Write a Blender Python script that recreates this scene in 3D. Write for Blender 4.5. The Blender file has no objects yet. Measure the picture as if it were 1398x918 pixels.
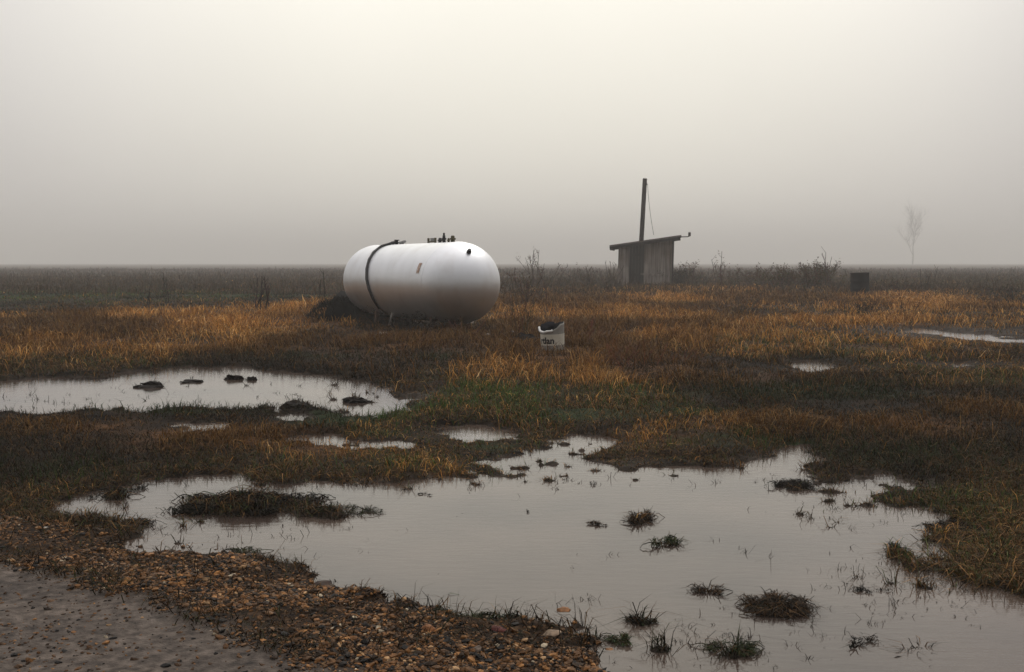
import bpy, bmesh, math, random
import numpy as np
from mathutils import Vector, Matrix, Quaternion

random.seed(7)
RNG = np.random.default_rng(11)
S = bpy.context.scene
COL = S.collection
R = math.radians

# ------------------------------------------------------------------ camera
F, CX, CY = 1476.0, 699.0, 459.0        # focal length and centre in photograph pixels
HOR = 359.0                             # the horizon's row
H = 1.10                                # eye height
PITCH = math.atan((CY - HOR) / F)
cam_d = bpy.data.cameras.new('camera')
cam_d.sensor_width = 36.0
cam_d.lens = 36.0 * F / 1398.0
cam_d.clip_start = 0.05
cam_d.clip_end = 9000.0
cam = bpy.data.objects.new('camera', cam_d)
COL.objects.link(cam)
cam.location = (0, 0, H)
cam.rotation_euler = (math.pi / 2 - PITCH, 0, 0)
S.camera = cam

# ------------------------------------------------------------------ light and exposure
SUN_EL, SUN_AZ = R(52), R(28)           # azimuth clockwise from the view direction (+y)
w = bpy.data.worlds.new('World')
S.world = w
w.use_nodes = True
nt = w.node_tree
N, L = nt.nodes, nt.links
N.clear()
out = N.new('ShaderNodeOutputWorld')
bg = N.new('ShaderNodeBackground')
bg.inputs['Strength'].default_value = 0.10
sky = N.new('ShaderNodeTexSky')
sky.sky_type = 'NISHITA'
sky.sun_disc = False
sky.sun_elevation = SUN_EL
sky.sun_rotation = SUN_AZ
sky.dust_density = 5.0
sky.air_density = 1.5
# overcast layer: a stratus deck, brighter overhead and where the sun stands behind it
tc = N.new('ShaderNodeTexCoord')
sep = N.new('ShaderNodeSeparateXYZ')
L.new(tc.outputs['Generated'], sep.inputs[0])
zz_ = N.new('ShaderNodeMath'); zz_.operation = 'POWER'; zz_.use_clamp = True
L.new(sep.outputs['Z'], zz_.inputs[0]); zz_.inputs[1].default_value = 1.8
mr = N.new('ShaderNodeMapRange')
mr.inputs['From Min'].default_value = 0.0
mr.inputs['From Max'].default_value = 1.0
mr.inputs['To Min'].default_value = 4.5
mr.inputs['To Max'].default_value = 17.0
L.new(zz_.outputs[0], mr.inputs['Value'])
vm = N.new('ShaderNodeVectorMath'); vm.operation = 'DOT_PRODUCT'
L.new(tc.outputs['Generated'], vm.inputs[0])
ga, ge = R(0), R(15)
vm.inputs[1].default_value = (math.sin(ga) * math.cos(ge), math.cos(ga) * math.cos(ge), math.sin(ge))
gl = N.new('ShaderNodeMapRange'); gl.interpolation_type = 'SMOOTHSTEP'
gl.inputs['From Min'].default_value = 0.80
gl.inputs['From Max'].default_value = 1.02
gl.inputs['To Min'].default_value = 1.0
gl.inputs['To Max'].default_value = 2.1
L.new(vm.outputs['Value'], gl.inputs['Value'])
cn = N.new('ShaderNodeTexNoise')
cn.inputs['Scale'].default_value = 2.2
cn.inputs['Detail'].default_value = 3.0
L.new(tc.outputs['Generated'], cn.inputs['Vector'])
cr = N.new('ShaderNodeMapRange')
cr.inputs['To Min'].default_value = 0.90
cr.inputs['To Max'].default_value = 1.10
L.new(cn.outputs['Fac'], cr.inputs['Value'])
m1 = N.new('ShaderNodeMath'); m1.operation = 'MULTIPLY'
L.new(mr.outputs[0], m1.inputs[0]); L.new(gl.outputs[0], m1.inputs[1])
bk = N.new('ShaderNodeMapRange')  # added dimming of the sky behind the camera, darkens the tank's front
bk.inputs['From Min'].default_value = -0.55
bk.inputs['From Max'].default_value = 0.60
bk.inputs['To Min'].default_value = 0.42
bk.inputs['To Max'].default_value = 1.0
L.new(sep.outputs['Y'], bk.inputs['Value'])
m3 = N.new('ShaderNodeMath'); m3.operation = 'MULTIPLY'
L.new(bk.outputs[0], m3.inputs[0]); L.new(m1.outputs[0], m3.inputs[1])
m2 = N.new('ShaderNodeMath'); m2.operation = 'MULTIPLY'
L.new(m3.outputs[0], m2.inputs[0]); L.new(cr.outputs[0], m2.inputs[1])
tint = N.new('ShaderNodeMix'); tint.data_type = 'RGBA'; tint.blend_type = 'MULTIPLY'
tint.inputs['Factor'].default_value = 1.0
L.new(m2.outputs[0], tint.inputs['A'])
tm = N.new('ShaderNodeMix'); tm.data_type = 'RGBA'
tf = N.new('ShaderNodeMapRange'); tf.inputs['From Min'].default_value = 1.0; tf.inputs['From Max'].default_value = 2.1
L.new(gl.outputs[0], tf.inputs['Value']); L.new(tf.outputs[0], tm.inputs['Factor'])
tm.inputs['A'].default_value = (1.0, 0.955, 0.96, 1)
tm.inputs['B'].default_value = (1.0, 0.96, 0.85, 1)
L.new(tm.outputs['Result'], tint.inputs['B'])
mx = N.new('ShaderNodeMix'); mx.data_type = 'RGBA'
mx.inputs['Factor'].default_value = 0.94
L.new(sky.outputs[0], mx.inputs['A']); L.new(tint.outputs['Result'], mx.inputs['B'])
L.new(mx.outputs['Result'], bg.inputs['Color'])
L.new(bg.outputs[0], out.inputs['Surface'])

sd = bpy.data.lights.new('sun', 'SUN')
sd.energy = 0.6
sd.angle = R(25)
sd.color = (1.0, 0.95, 0.88)
sun = bpy.data.objects.new('sun', sd)
COL.objects.link(sun)
sv = Vector((math.sin(SUN_AZ) * math.cos(SUN_EL), math.cos(SUN_AZ) * math.cos(SUN_EL), math.sin(SUN_EL)))
sun.rotation_euler = sv.to_track_quat('Z', 'Y').to_euler()

vs = S.view_settings
vs.view_transform = 'Standard'
vs.look = 'None'
vs.gamma = 1.0
vs.exposure = 0.17
vs.use_curve_mapping = False
S.render.engine = 'CYCLES'
S.cycles.max_bounces = 6
S.cycles.volume_bounces = 2
S.cycles.use_denoising = True
S.cycles.use_adaptive_sampling = False


# ------------------------------------------------------------------ projection helpers
SP, CP = math.sin(PITCH), math.cos(PITCH)
def ray(u, v):
    a, b = (u - CX) / F, (CY - v) / F
    return Vector((a, CP + b * SP, -SP + b * CP))
def gp(u, v, z=0.0):
    """the point of the level z seen at a pixel of the photograph"""
    d = ray(u, v)
    t = (z - H) / d.z
    return Vector((d.x * t, d.y * t, z))
def at(u, v, y):
    d = ray(u, v)
    t = y / d.y
    return Vector((d.x * t, y, H + d.z * t))
def gpn(pts):
    return np.array([gp(u, v)[:2] for u, v in pts])

# ------------------------------------------------------------------ numpy noise
def _hash(ix, iy, seed):
    n = (ix.astype(np.int64) * 374761393 + iy.astype(np.int64) * 668265263 + seed * 1442695041) & 0x7fffffff
    n = ((n ^ (n >> 13)) * 1274126177) & 0x7fffffff
    n = n ^ (n >> 16)
    return (n & 0xffff) / 65535.0
def vnoise(x, y, seed=0):
    ix, iy = np.floor(x), np.floor(y)
    fx, fy = x - ix, y - iy
    fx = fx * fx * (3 - 2 * fx); fy = fy * fy * (3 - 2 * fy)
    a = _hash(ix, iy, seed); b = _hash(ix + 1, iy, seed)
    c = _hash(ix, iy + 1, seed); d = _hash(ix + 1, iy + 1, seed)
    return (a + (b - a) * fx) * (1 - fy) + (c + (d - c) * fx) * fy
def fbm(x, y, seed=0, o=4):
    s = 0; a = 1.0; t = 0
    for k in range(o):
        s = s + a * vnoise(x, y, seed + k * 17); t += a
        x = x * 2.03 + 11.3; y = y * 2.03 - 7.1; a *= 0.5
    return s / t
def sstep(a, b, x):
    t = np.clip((x - a) / (b - a), 0, 1)
    return t * t * (3 - 2 * t)
def sdf(poly, x, y):
    """signed distance to a polygon, positive inside"""
    n = len(poly); d2 = np.full(x.shape, 1e18); ins = np.zeros(x.shape, bool)
    for i in range(n):
        ax, ay = poly[i]; bx, by = poly[(i + 1) % n]
        ex, ey = bx - ax, by - ay
        l2 = ex * ex + ey * ey + 1e-12
        t = np.clip(((x - ax) * ex + (y - ay) * ey) / l2, 0, 1)
        d2 = np.minimum(d2, (x - ax - t * ex) ** 2 + (y - ay - t * ey) ** 2)
        c = (ay > y) != (by > y)
        xi = ax + (y - ay) * ex / (ey if abs(ey) > 1e-12 else 1e-12)
        ins ^= c & (x < xi)
    d = np.sqrt(d2)
    return np.where(ins, d, -d)

# ------------------------------------------------------------------ the lie of the land (photograph pixels -> ground)
PUDDLES = [  # outline, half-width of the bank, shoreline noise, depth
 ([(-60,522),(60,517),(150,517),(190,510),(255,502),(330,503),(420,512),(480,516),(520,524),(550,543),(575,560),
   (530,565),(500,564),(470,557),(420,552),(350,561),(300,556),(200,561),(100,563),(-60,565)], .20, .22, .09),
 ([(105,684),(170,668),(240,655),(300,652),(360,664),(420,660),(560,660),(640,656),(700,652),(770,655),(840,648),
   (890,643),(960,640),(1000,632),(1050,625),(1100,611),(1098,630),(1070,645),(1120,660),(1170,676),(1205,690),
   (1270,700),(1305,722),(1270,745),(1250,760),(1290,790),(1340,815),(1398,825),(1500,835),(1560,1000),(890,1000),
   (850,905),(820,870),(780,850),(740,838),(680,842),(620,834),(560,815),(500,803),(450,790),(400,770),(330,755),
   (250,748),(190,745),(205,725),(190,705),(120,700)], .15, .13, .08),
 ([(608,585),(660,582),(706,590),(702,600),(640,601),(618,597)], .10, .12, .07),
 ([(390,601),(450,592),(500,602),(560,603),(570,612),(500,614),(420,607)], .10, .14, .07),
 ([(665,632),(720,612),(770,605),(815,612),(790,628),(850,640),(800,647),(700,648)], .11, .22, .06),
 ([(788,597),(825,597),(822,606),(793,606)], .10, .10, .07),
 ([(1080,497),(1108,493),(1140,504),(1112,509),(1088,508)], .14, .12, .08),
 ([(252,579),(312,577),(314,586),(262,588)], .09, .12, .06),
 ([(375,568),(410,566),(414,576),(384,577)], .09, .10, .06),
 ([(1250,447),(1330,456),(1410,464),(1410,470),(1320,464),(1240,454)], .25, .5, .035),
 ([(1295,496),(1325,496),(1322,502),(1302,502)], .12, .10, .07),
 ([(1160,652),(1200,650),(1255,655),(1250,668),(1190,668)], .10, .14, .06),
]
PUDDLES = [(gpn(p), a, b, c) for p, a, b, c in PUDDLES]
MOUNDS = [  # lumps of ground: u, v, half-width in pixels, height
 (335,695,80,.05),(265,692,30,.03),(420,700,40,.03),(455,705,48,.02),(160,680,30,.022),(150,724,50,.03),
 (1085,668,34,.012),(870,715,22,.012),(905,747,20,.004),(1060,838,40,.006),(998,895,40,.008),(870,850,30,.006),
 (1225,762,24,.012),(900,888,44,.012),(880,852,22,.005),(1250,772,40,.012),(1295,735,36,.02),(1262,802,30,.008),(962,808,26,.004),(210,527,26,.035),(485,548,20,.035),(404,555,22,.05),(360,560,18,.04),
 (440,430,40,.25),(700,640,14,.012),(755,634,20,.014),(812,643,18,.012),(690,622,12,.012),(650,662,22,.010),(560,668,26,.008),(920,650,24,.010),(1010,640,18,.008),(1130,672,26,.014),(1185,690,22,.012),
]
_r = random.Random(40)
for _ in range(34): MOUNDS.append((_r.uniform(640, 870), _r.uniform(606, 662), _r.uniform(6, 22), _r.uniform(.006, .016)))
for _ in range(22): MOUNDS.append((_r.uniform(1090, 1310), _r.uniform(648, 735), _r.uniform(6, 22), _r.uniform(.004, .014)))
for _ in range(14): MOUNDS.append((_r.uniform(1160, 1330), _r.uniform(740, 815), _r.uniform(6, 20), _r.uniform(.003, .012)))
for _ in range(14): MOUNDS.append((_r.uniform(110, 360), _r.uniform(690, 752), _r.uniform(6, 20), _r.uniform(.003, .012)))
for _ in range(16): MOUNDS.append((_r.uniform(440, 590), _r.uniform(518, 562), _r.uniform(6, 18), _r.uniform(.004, .014)))
MND = []
for u, v, r, h_ in MOUNDS:
    p = gp(u, v); MND.append((p.x, p.y, r * p.y / F, h_))
GRAVEL = gpn([(-60,712),(60,722),(150,738),(250,752),(330,760),(400,775),(500,808),(620,840),(740,852),(800,872),(860,915),(880,1000),
              (600,1000),(490,925),(375,882),(285,850),(215,825),(105,790),(0,768),(-60,758)])
ROAD = gpn([(-60,758),(0,768),(105,790),(215,825),(285,850),(375,882),(490,925),(600,1000),(600,1040),(-700,1040),(-700,700)])

def height(x, y, full=False):
    r = np.hypot(x, y)
    near = np.clip(1.4 - r / 60, 0.25, 1)
    base = .030 + near * (.022 * (fbm(x * .55, y * .55, 3) - .5) * 2 + .022 * (fbm(x * 2.3, y * 2.3, 5, 3) - .5))
    base = base + .02 * (fbm(x * 9, y * 9, 8, 3) - .5) * (r < 18)
    base = base + sstep(30, 90, r) * .05
    # tussocks on the grassy ground
    tus = sstep(.55, .8, fbm(x * 1.7, y * 1.7, 21, 3))
    base = base + .022 * tus * sstep(3.5, 7, r)
    h = np.maximum(base, .010)
    m = ROAD
    rd = sstep(-.10, .12, sdf(ROAD, x, y) + .06 * (fbm(x * 6, y * 6, 31, 3) - .5)) if (np.min(r) < 12) else np.zeros(x.shape)
    gr = sstep(-.14, .10, sdf(GRAVEL, x, y) + .16 * (fbm(x * 5, y * 5, 33, 3) - .5)) if (np.min(r) < 12) else np.zeros(x.shape)
    h = h * (1 - gr) + gr * (.026 + .045 * (fbm(x * 4, y * 4, 35, 4) - .35))
    h = h * (1 - rd) + rd * (.022 + .010 * (fbm(x * 1.3, y * 1.3, 36, 3) - .5))
    wet = np.zeros(x.shape); shore = np.zeros(x.shape)
    for poly, wd, nz, dep in PUDDLES:
        small = np.ptp(poly[:, 0]) < 2.6
        ex = max(wd * 4, .10 * poly[:, 1].mean()) if small else wd * 4
        x0, y0 = poly.min(0) - ex; x1, y1 = poly.max(0) + ex
        k = (x > x0) & (x < x1) & (y > y0) & (y < y1)
        if not k.any(): continue
        xx, yy = x[k], y[k]
        f = 1.0 / max(nz * 2.2, .05)
        s = sdf(poly, xx, yy) + nz * 2.0 * (fbm(xx * f, yy * f, 41, 4) - .5) + nz * 1.9 * (fbm(xx * f * 4, yy * f * 4, 43, 4) - .5)
        t = sstep(-wd * 1.6, wd * 1.6, s)
        hh = h[k]
        edge = sstep(.02, .35, t) * sstep(1.0, .62, t)
        h[k] = hh * (1 - t) + t * (-dep) + edge * .075 * (fbm(xx * 8, yy * 8, 47, 4) - .47)
        wet[k] = np.maximum(wet[k], sstep(-wd * 1.6, wd * .3, s))
        if small:
            shore[k] = np.maximum(shore[k], sstep(-ex, -.2 * ex, s) * sstep(.2, -.3, yy - poly[:, 1].mean() - .25 * ex))
            h[k] = np.where(h[k] > .012, h[k] + (.012 - h[k]) * .85 * shore[k], h[k])
    for mx_, my_, mr_, mh_ in MND:
        k = (np.abs(x - mx_) < 3 * mr_) & (np.abs(y - my_) < 3 * mr_)
        if not k.any(): continue
        xx, yy = x[k], y[k]
        q = ((xx - mx_) / mr_) ** 2 + ((yy - my_) / (mr_ * .8)) ** 2
        q = q * (.35 + 1.3 * fbm(xx * 9, yy * 9, 51, 4))
        g = np.exp(-q * 1.2)
        h[k] = h[k] * (1 - g) + g * (mh_ + .020 * (fbm(xx * 16, yy * 16, 53, 3) - .5))
    if full:
        return h, wet, gr, rd, shore
    return h
def hz(x, y):
    return float(height(np.array([float(x)]), np.array([float(y)]))[0])

# vegetation zones: u, v, half-width, half-height (pixels), amount
DRY = [(270,440,240,16,1.1),(420,430,130,14,1.0),(90,470,110,18,.8),(300,480,180,12,.6),(560,472,150,18,.8),(800,418,130,14,1.2),
 (860,445,150,22,1.1),(800,490,130,24,1.1),(950,408,100,9,1.0),(1060,402,200,10,.9),(1250,418,140,7,1.1),(1150,440,180,14,.7),
 (1020,520,110,14,.5),(715,450,50,26,.9),(1040,588,100,14,.8),(1240,588,80,14,.9),(1345,570,60,14,.8),(300,602,140,16,.9),
 (425,612,90,14,.7),(100,590,110,14,.5),(900,600,90,9,.5),(600,645,60,9,.5),(1200,480,160,12,.5),(700,520,60,6,.3)]
GREEN = [(690,540,85,10,1.2),(660,562,100,8,1.1),(780,575,100,8,1.2),(480,575,80,10,1.2),(905,565,100,8,.9),(1150,485,140,14,.5),
 (620,492,60,6,.6),(400,492,100,6,.7),(1020,468,120,10,.5),(120,402,220,10,.9),(500,595,60,6,.6),(680,612,50,8,.6),(1200,625,140,10,.5),
 (1000,615,80,8,.5),(330,405,140,6,.8),(900,885,60,16,.9),(640,858,70,10,.8),(1240,775,60,20,.6),(1290,690,90,20,.5),(1100,540,160,12,.8),(860,542,100,8,.9),(1250,630,120,14,.8),(250,566,140,6,.6),(1330,520,60,12,.7),(1050,606,120,8,.7),(560,642,140,8,.6),(90,650,90,16,.5),(180,500,150,5,.5)]
BARE = [(575,545,40,10,.9),(600,512,80,5,.6),(1270,455,120,7,1.2),(560,602,40,6,.5),(620,590,60,6,.4),(690,520,70,4,.3),(1180,660,70,10,.4)]
def zones(lst, x, y):
    s = np.zeros(x.shape)
    for u, v, ru, rv, a in lst:
        p = gp(u, v)
        rx = ru * p.y / F; ry = rv * p.y * p.y / (F * H)
        q = ((x - p.x) / rx) ** 2 + ((y - p.y) / ry) ** 2
        s = np.maximum(s, a * np.exp(-.7 * q))
    return s

# ------------------------------------------------------------------ materials
def mat(name, col=(.5, .5, .5), rough=.6, metal=0.0, spec=.5):
    m = bpy.data.materials.new(name)
    m.use_nodes = True
    b = m.node_tree.nodes['Principled BSDF']
    b.inputs['Base Color'].default_value = (*col, 1)
    b.inputs['Roughness'].default_value = rough
    b.inputs['Metallic'].default_value = metal
    b.inputs['Specular IOR Level'].default_value = spec
    return m
def nd(m, kind, **kw):
    n = m.node_tree.nodes.new(kind)
    for k, v in kw.items():
        if hasattr(n, k): setattr(n, k, v)
        else: n.inputs[k].default_value = v
    return n
def lk(m, a, b): m.node_tree.links.new(a, b)
def bsdf(m): return m.node_tree.nodes['Principled BSDF']
def ramp(m, src, stops):
    r = m.node_tree.nodes.new('ShaderNodeValToRGB')
    e = r.color_ramp.elements
    while len(e) < len(stops): e.new(.5)
    for k, (p, c) in enumerate(stops):
        e[k].position = p
        e[k].color = (*c, 1) if len(c) == 3 else c
    lk(m, src, r.inputs[0])
    return r
def noisy(name, stops, scale=6., rough=.6, bump=.0, bscale=40., stretch=(1, 1, 1), metal=0., spec=.5, detail=6.):
    m = mat(name, (.5, .5, .5), rough, metal, spec)
    t = nd(m, 'ShaderNodeTexCoord')
    mp = nd(m, 'ShaderNodeMapping'); mp.inputs['Scale'].default_value = stretch
    lk(m, t.outputs['Object'], mp.inputs[0])
    n = nd(m, 'ShaderNodeTexNoise', Scale=scale, Detail=detail)
    lk(m, mp.outputs[0], n.inputs['Vector'])
    r = ramp(m, n.outputs['Fac'], stops)
    lk(m, r.outputs[0], bsdf(m).inputs['Base Color'])
    if bump:
        n2 = nd(m, 'ShaderNodeTexNoise', Scale=bscale, Detail=5.)
        lk(m, mp.outputs[0], n2.inputs['Vector'])
        b = nd(m, 'ShaderNodeBump', Strength=bump, Distance=.02)
        lk(m, n2.outputs['Fac'], b.inputs['Height'])
        lk(m, b.outputs[0], bsdf(m).inputs['Normal'])
    return m

def attr_mat(name, rough=.7, spec=.3, jitter=.35, scale=30.):
    """the colour each leaf or stone carries, broken up by noise"""
    m = mat(name, (.1, .1, .1), rough, 0, spec)
    a = nd(m, 'ShaderNodeAttribute', attribute_name='Col')
    t = nd(m, 'ShaderNodeTexCoord')
    n = nd(m, 'ShaderNodeTexNoise', Scale=scale, Detail=3.)
    lk(m, t.outputs['Object'], n.inputs['Vector'])
    r = nd(m, 'ShaderNodeMapRange')
    r.inputs['From Min'].default_value = .3; r.inputs['From Max'].default_value = .7
    r.inputs['To Min'].default_value = 1 - jitter; r.inputs['To Max'].default_value = 1 + jitter
    lk(m, n.outputs['Fac'], r.inputs['Value'])
    x = nd(m, 'ShaderNodeMix', data_type='RGBA', blend_type='MULTIPLY')
    x.inputs['Factor'].default_value = 1
    lk(m, a.outputs['Color'], x.inputs['A']); lk(m, r.outputs[0], x.inputs['B'])
    lk(m, x.outputs['Result'], bsdf(m).inputs['Base Color'])
    return m

M_BLADE = attr_mat('grass_blade', .8, .12)
M_STONE = attr_mat('wet_stone', .6, .12, .5, 60.)

# ------------------------------------------------------------------ object helpers
def tag(o, label=None, cat=None, group=None, kind=None):
    if label: o['label'] = label
    if cat: o['category'] = cat
    if group: o['group'] = group
    if kind: o['kind'] = kind
    return o
def empty(name, loc, rz=0.0, **kw):
    o = bpy.data.objects.new(name, None)
    COL.objects.link(o)
    o.location = loc; o.rotation_euler = (0, 0, rz)
    o.empty_display_size = .1
    return tag(o, **kw)
def link(name, me, m, parent=None, loc=None):
    o = bpy.data.objects.new(name, me)
    COL.objects.link(o)
    if m and not me.materials: me.materials.append(m)
    if parent: o.parent = parent
    if loc is not None: o.location = loc
    return o
def np_mesh(name, verts, faces, cols=None, smooth=False):
    """faces: list of (n, k) index arrays"""
    me = bpy.data.meshes.new(name)
    verts = np.asarray(verts, np.float32)
    me.vertices.add(len(verts))
    me.vertices.foreach_set('co', verts.ravel())
    idx = np.concatenate([f.ravel() for f in faces]).astype(np.int32)
    sizes = np.concatenate([np.full(len(f), f.shape[1], np.int32) for f in faces])
    me.loops.add(len(idx)); me.loops.foreach_set('vertex_index', idx)
    me.polygons.add(len(sizes))
    me.polygons.foreach_set('loop_start', np.concatenate([[0], np.cumsum(sizes)[:-1]]).astype(np.int32))
    me.polygons.foreach_set('use_smooth', np.full(len(sizes), smooth))
    if cols is not None:
        a = me.attributes.new('Col', 'FLOAT_COLOR', 'POINT')
        c = np.ones((len(verts), 4), np.float32); c[:, :3] = cols
        a.data.foreach_set('color', c.ravel())
    me.update(calc_edges=True)
    return me
def bm_mesh(name, bm, smooth=False):
    me = bpy.data.meshes.new(name)
    bmesh.ops.recalc_face_normals(bm, faces=bm.faces[:])
    for f in bm.faces: f.smooth = smooth
    bm.to_mesh(me); bm.free()
    return me
def add_box(bm, c, s, rot=None, bevel=0.0):
    r = bmesh.ops.create_cube(bm, size=1.0)
    M = Matrix.Translation(Vector(c)) @ (rot.to_4x4() if rot else Matrix()) @ Matrix.Diagonal((*s, 1))
    bmesh.ops.transform(bm, matrix=M, verts=r['verts'])
    if bevel:
        es = list({e for v in r['verts'] for e in v.link_edges})
        bmesh.ops.bevel(bm, geom=es, offset=bevel, segments=2, affect='EDGES', profile=.7)
def add_tube(bm, pts, rad, n=8, cap=True):
    """a tube along points; rad a number or one per point"""
    pts = [Vector(p) for p in pts]
    rr = rad if hasattr(rad, '__len__') else [rad] * len(pts)
    rings = []; up = None
    for i, p in enumerate(pts):
        t = (pts[min(i + 1, len(pts) - 1)] - pts[max(i - 1, 0)]).normalized()
        if up is None:
            up = Vector((0, 0, 1)) if abs(t.z) < .9 else Vector((1, 0, 0))
        a = t.cross(up)
        if a.length < 1e-5: a = t.cross(Vector((0, 1, .3)))
        a.normalize(); b = a.cross(t).normalized(); up = b
        rings.append([bm.verts.new(p + (a * math.cos(2 * math.pi * k / n) + b * math.sin(2 * math.pi * k / n)) * rr[i]) for k in range(n)])
    for i in range(len(rings) - 1):
        for k in range(n):
            bm.faces.new((rings[i][k], rings[i][(k + 1) % n], rings[i + 1][(k + 1) % n], rings[i + 1][k]))
    if cap:
        bm.faces.new(rings[0][::-1]); bm.faces.new(rings[-1])
def add_lathe(bm, prof, n=32, M=None, closed=False):
    """profile of (radius, z) spun about z"""
    rings = []
    for r, z in prof:
        if r < 1e-6:
            v = bm.verts.new((0, 0, z)); rings.append([v])
        else:
            rings.append([bm.verts.new((r * math.cos(2 * math.pi * k / n), r * math.sin(2 * math.pi * k / n), z)) for k in range(n)])
    for a, b in zip(rings, rings[1:]):
        for k in range(n):
            k2 = (k + 1) % n
            if len(a) == 1 and len(b) == 1: continue
            if len(a) == 1: bm.faces.new((a[0], b[k], b[k2]))
            elif len(b) == 1: bm.faces.new((a[k], a[k2], b[0]))
            else: bm.faces.new((a[k], a[k2], b[k2], b[k]))
    if M is not None:
        bmesh.ops.transform(bm, matrix=M, verts=[v for r in rings for v in r])

# ------------------------------------------------------------------ ground
def axis_steps(lims):
    """1-D coordinates from (end, step or growth) pieces"""
    v = [lims[0]]
    for end, st, gro in lims[1]:
        while v[-1] < end:
            v.append(v[-1] + st); st *= gro
            last = st
    return v
yy = [-250, -120, -60, -30, -15, -8, -4, -2, -.5, .6, 1.3, 1.9, 2.4]
y = 2.7
while y < 2800:
    yy.append(y)
    if y < 6.5: y += .020
    elif y < 40: y += .020 * (y / 6.5) ** 1.15
    elif y < 120: y *= 1.012
    else: y *= 1.03
xp = []
x = 0.0
while x < 2800:
    xp.append(x)
    if x < 3.2: x += .022
    elif x < 30: x += .022 * (x / 3.2) ** 1.1
    else: x *= 1.05
XS = np.array([-q for q in xp[:0:-1]] + xp); YS = np.array(yy)
GX, GY = np.meshgrid(XS, YS)
gz, gwet, ggr, grd, _sh = height(GX.ravel(), GY.ravel(), True)
fx, fy = GX.ravel(), GY.ravel()
zdry, zgreen, zbare = zones(DRY, fx, fy), zones(GREEN, fx, fy), zones(BARE, fx, fy)
nr, nc = GX.shape
ii = (np.arange(nr - 1)[:, None] * nc + np.arange(nc - 1)[None, :]).ravel()
quads = np.stack([ii, ii + 1, ii + nc + 1, ii + nc], 1)
cols = np.stack([ggr, grd, np.clip(np.maximum(gwet, zbare), 0, 1)], 1)
me = np_mesh('ground', np.stack([fx, fy, gz], 1), [quads], cols, True)
a = me.attributes.new('Veg', 'FLOAT_COLOR', 'POINT')
c4 = np.ones((len(fx), 4), np.float32)
c4[:, 0] = np.clip(zdry, 0, 1); c4[:, 1] = np.clip(zgreen, 0, 1); c4[:, 2] = 0
a.data.foreach_set('color', c4.ravel())

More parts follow.
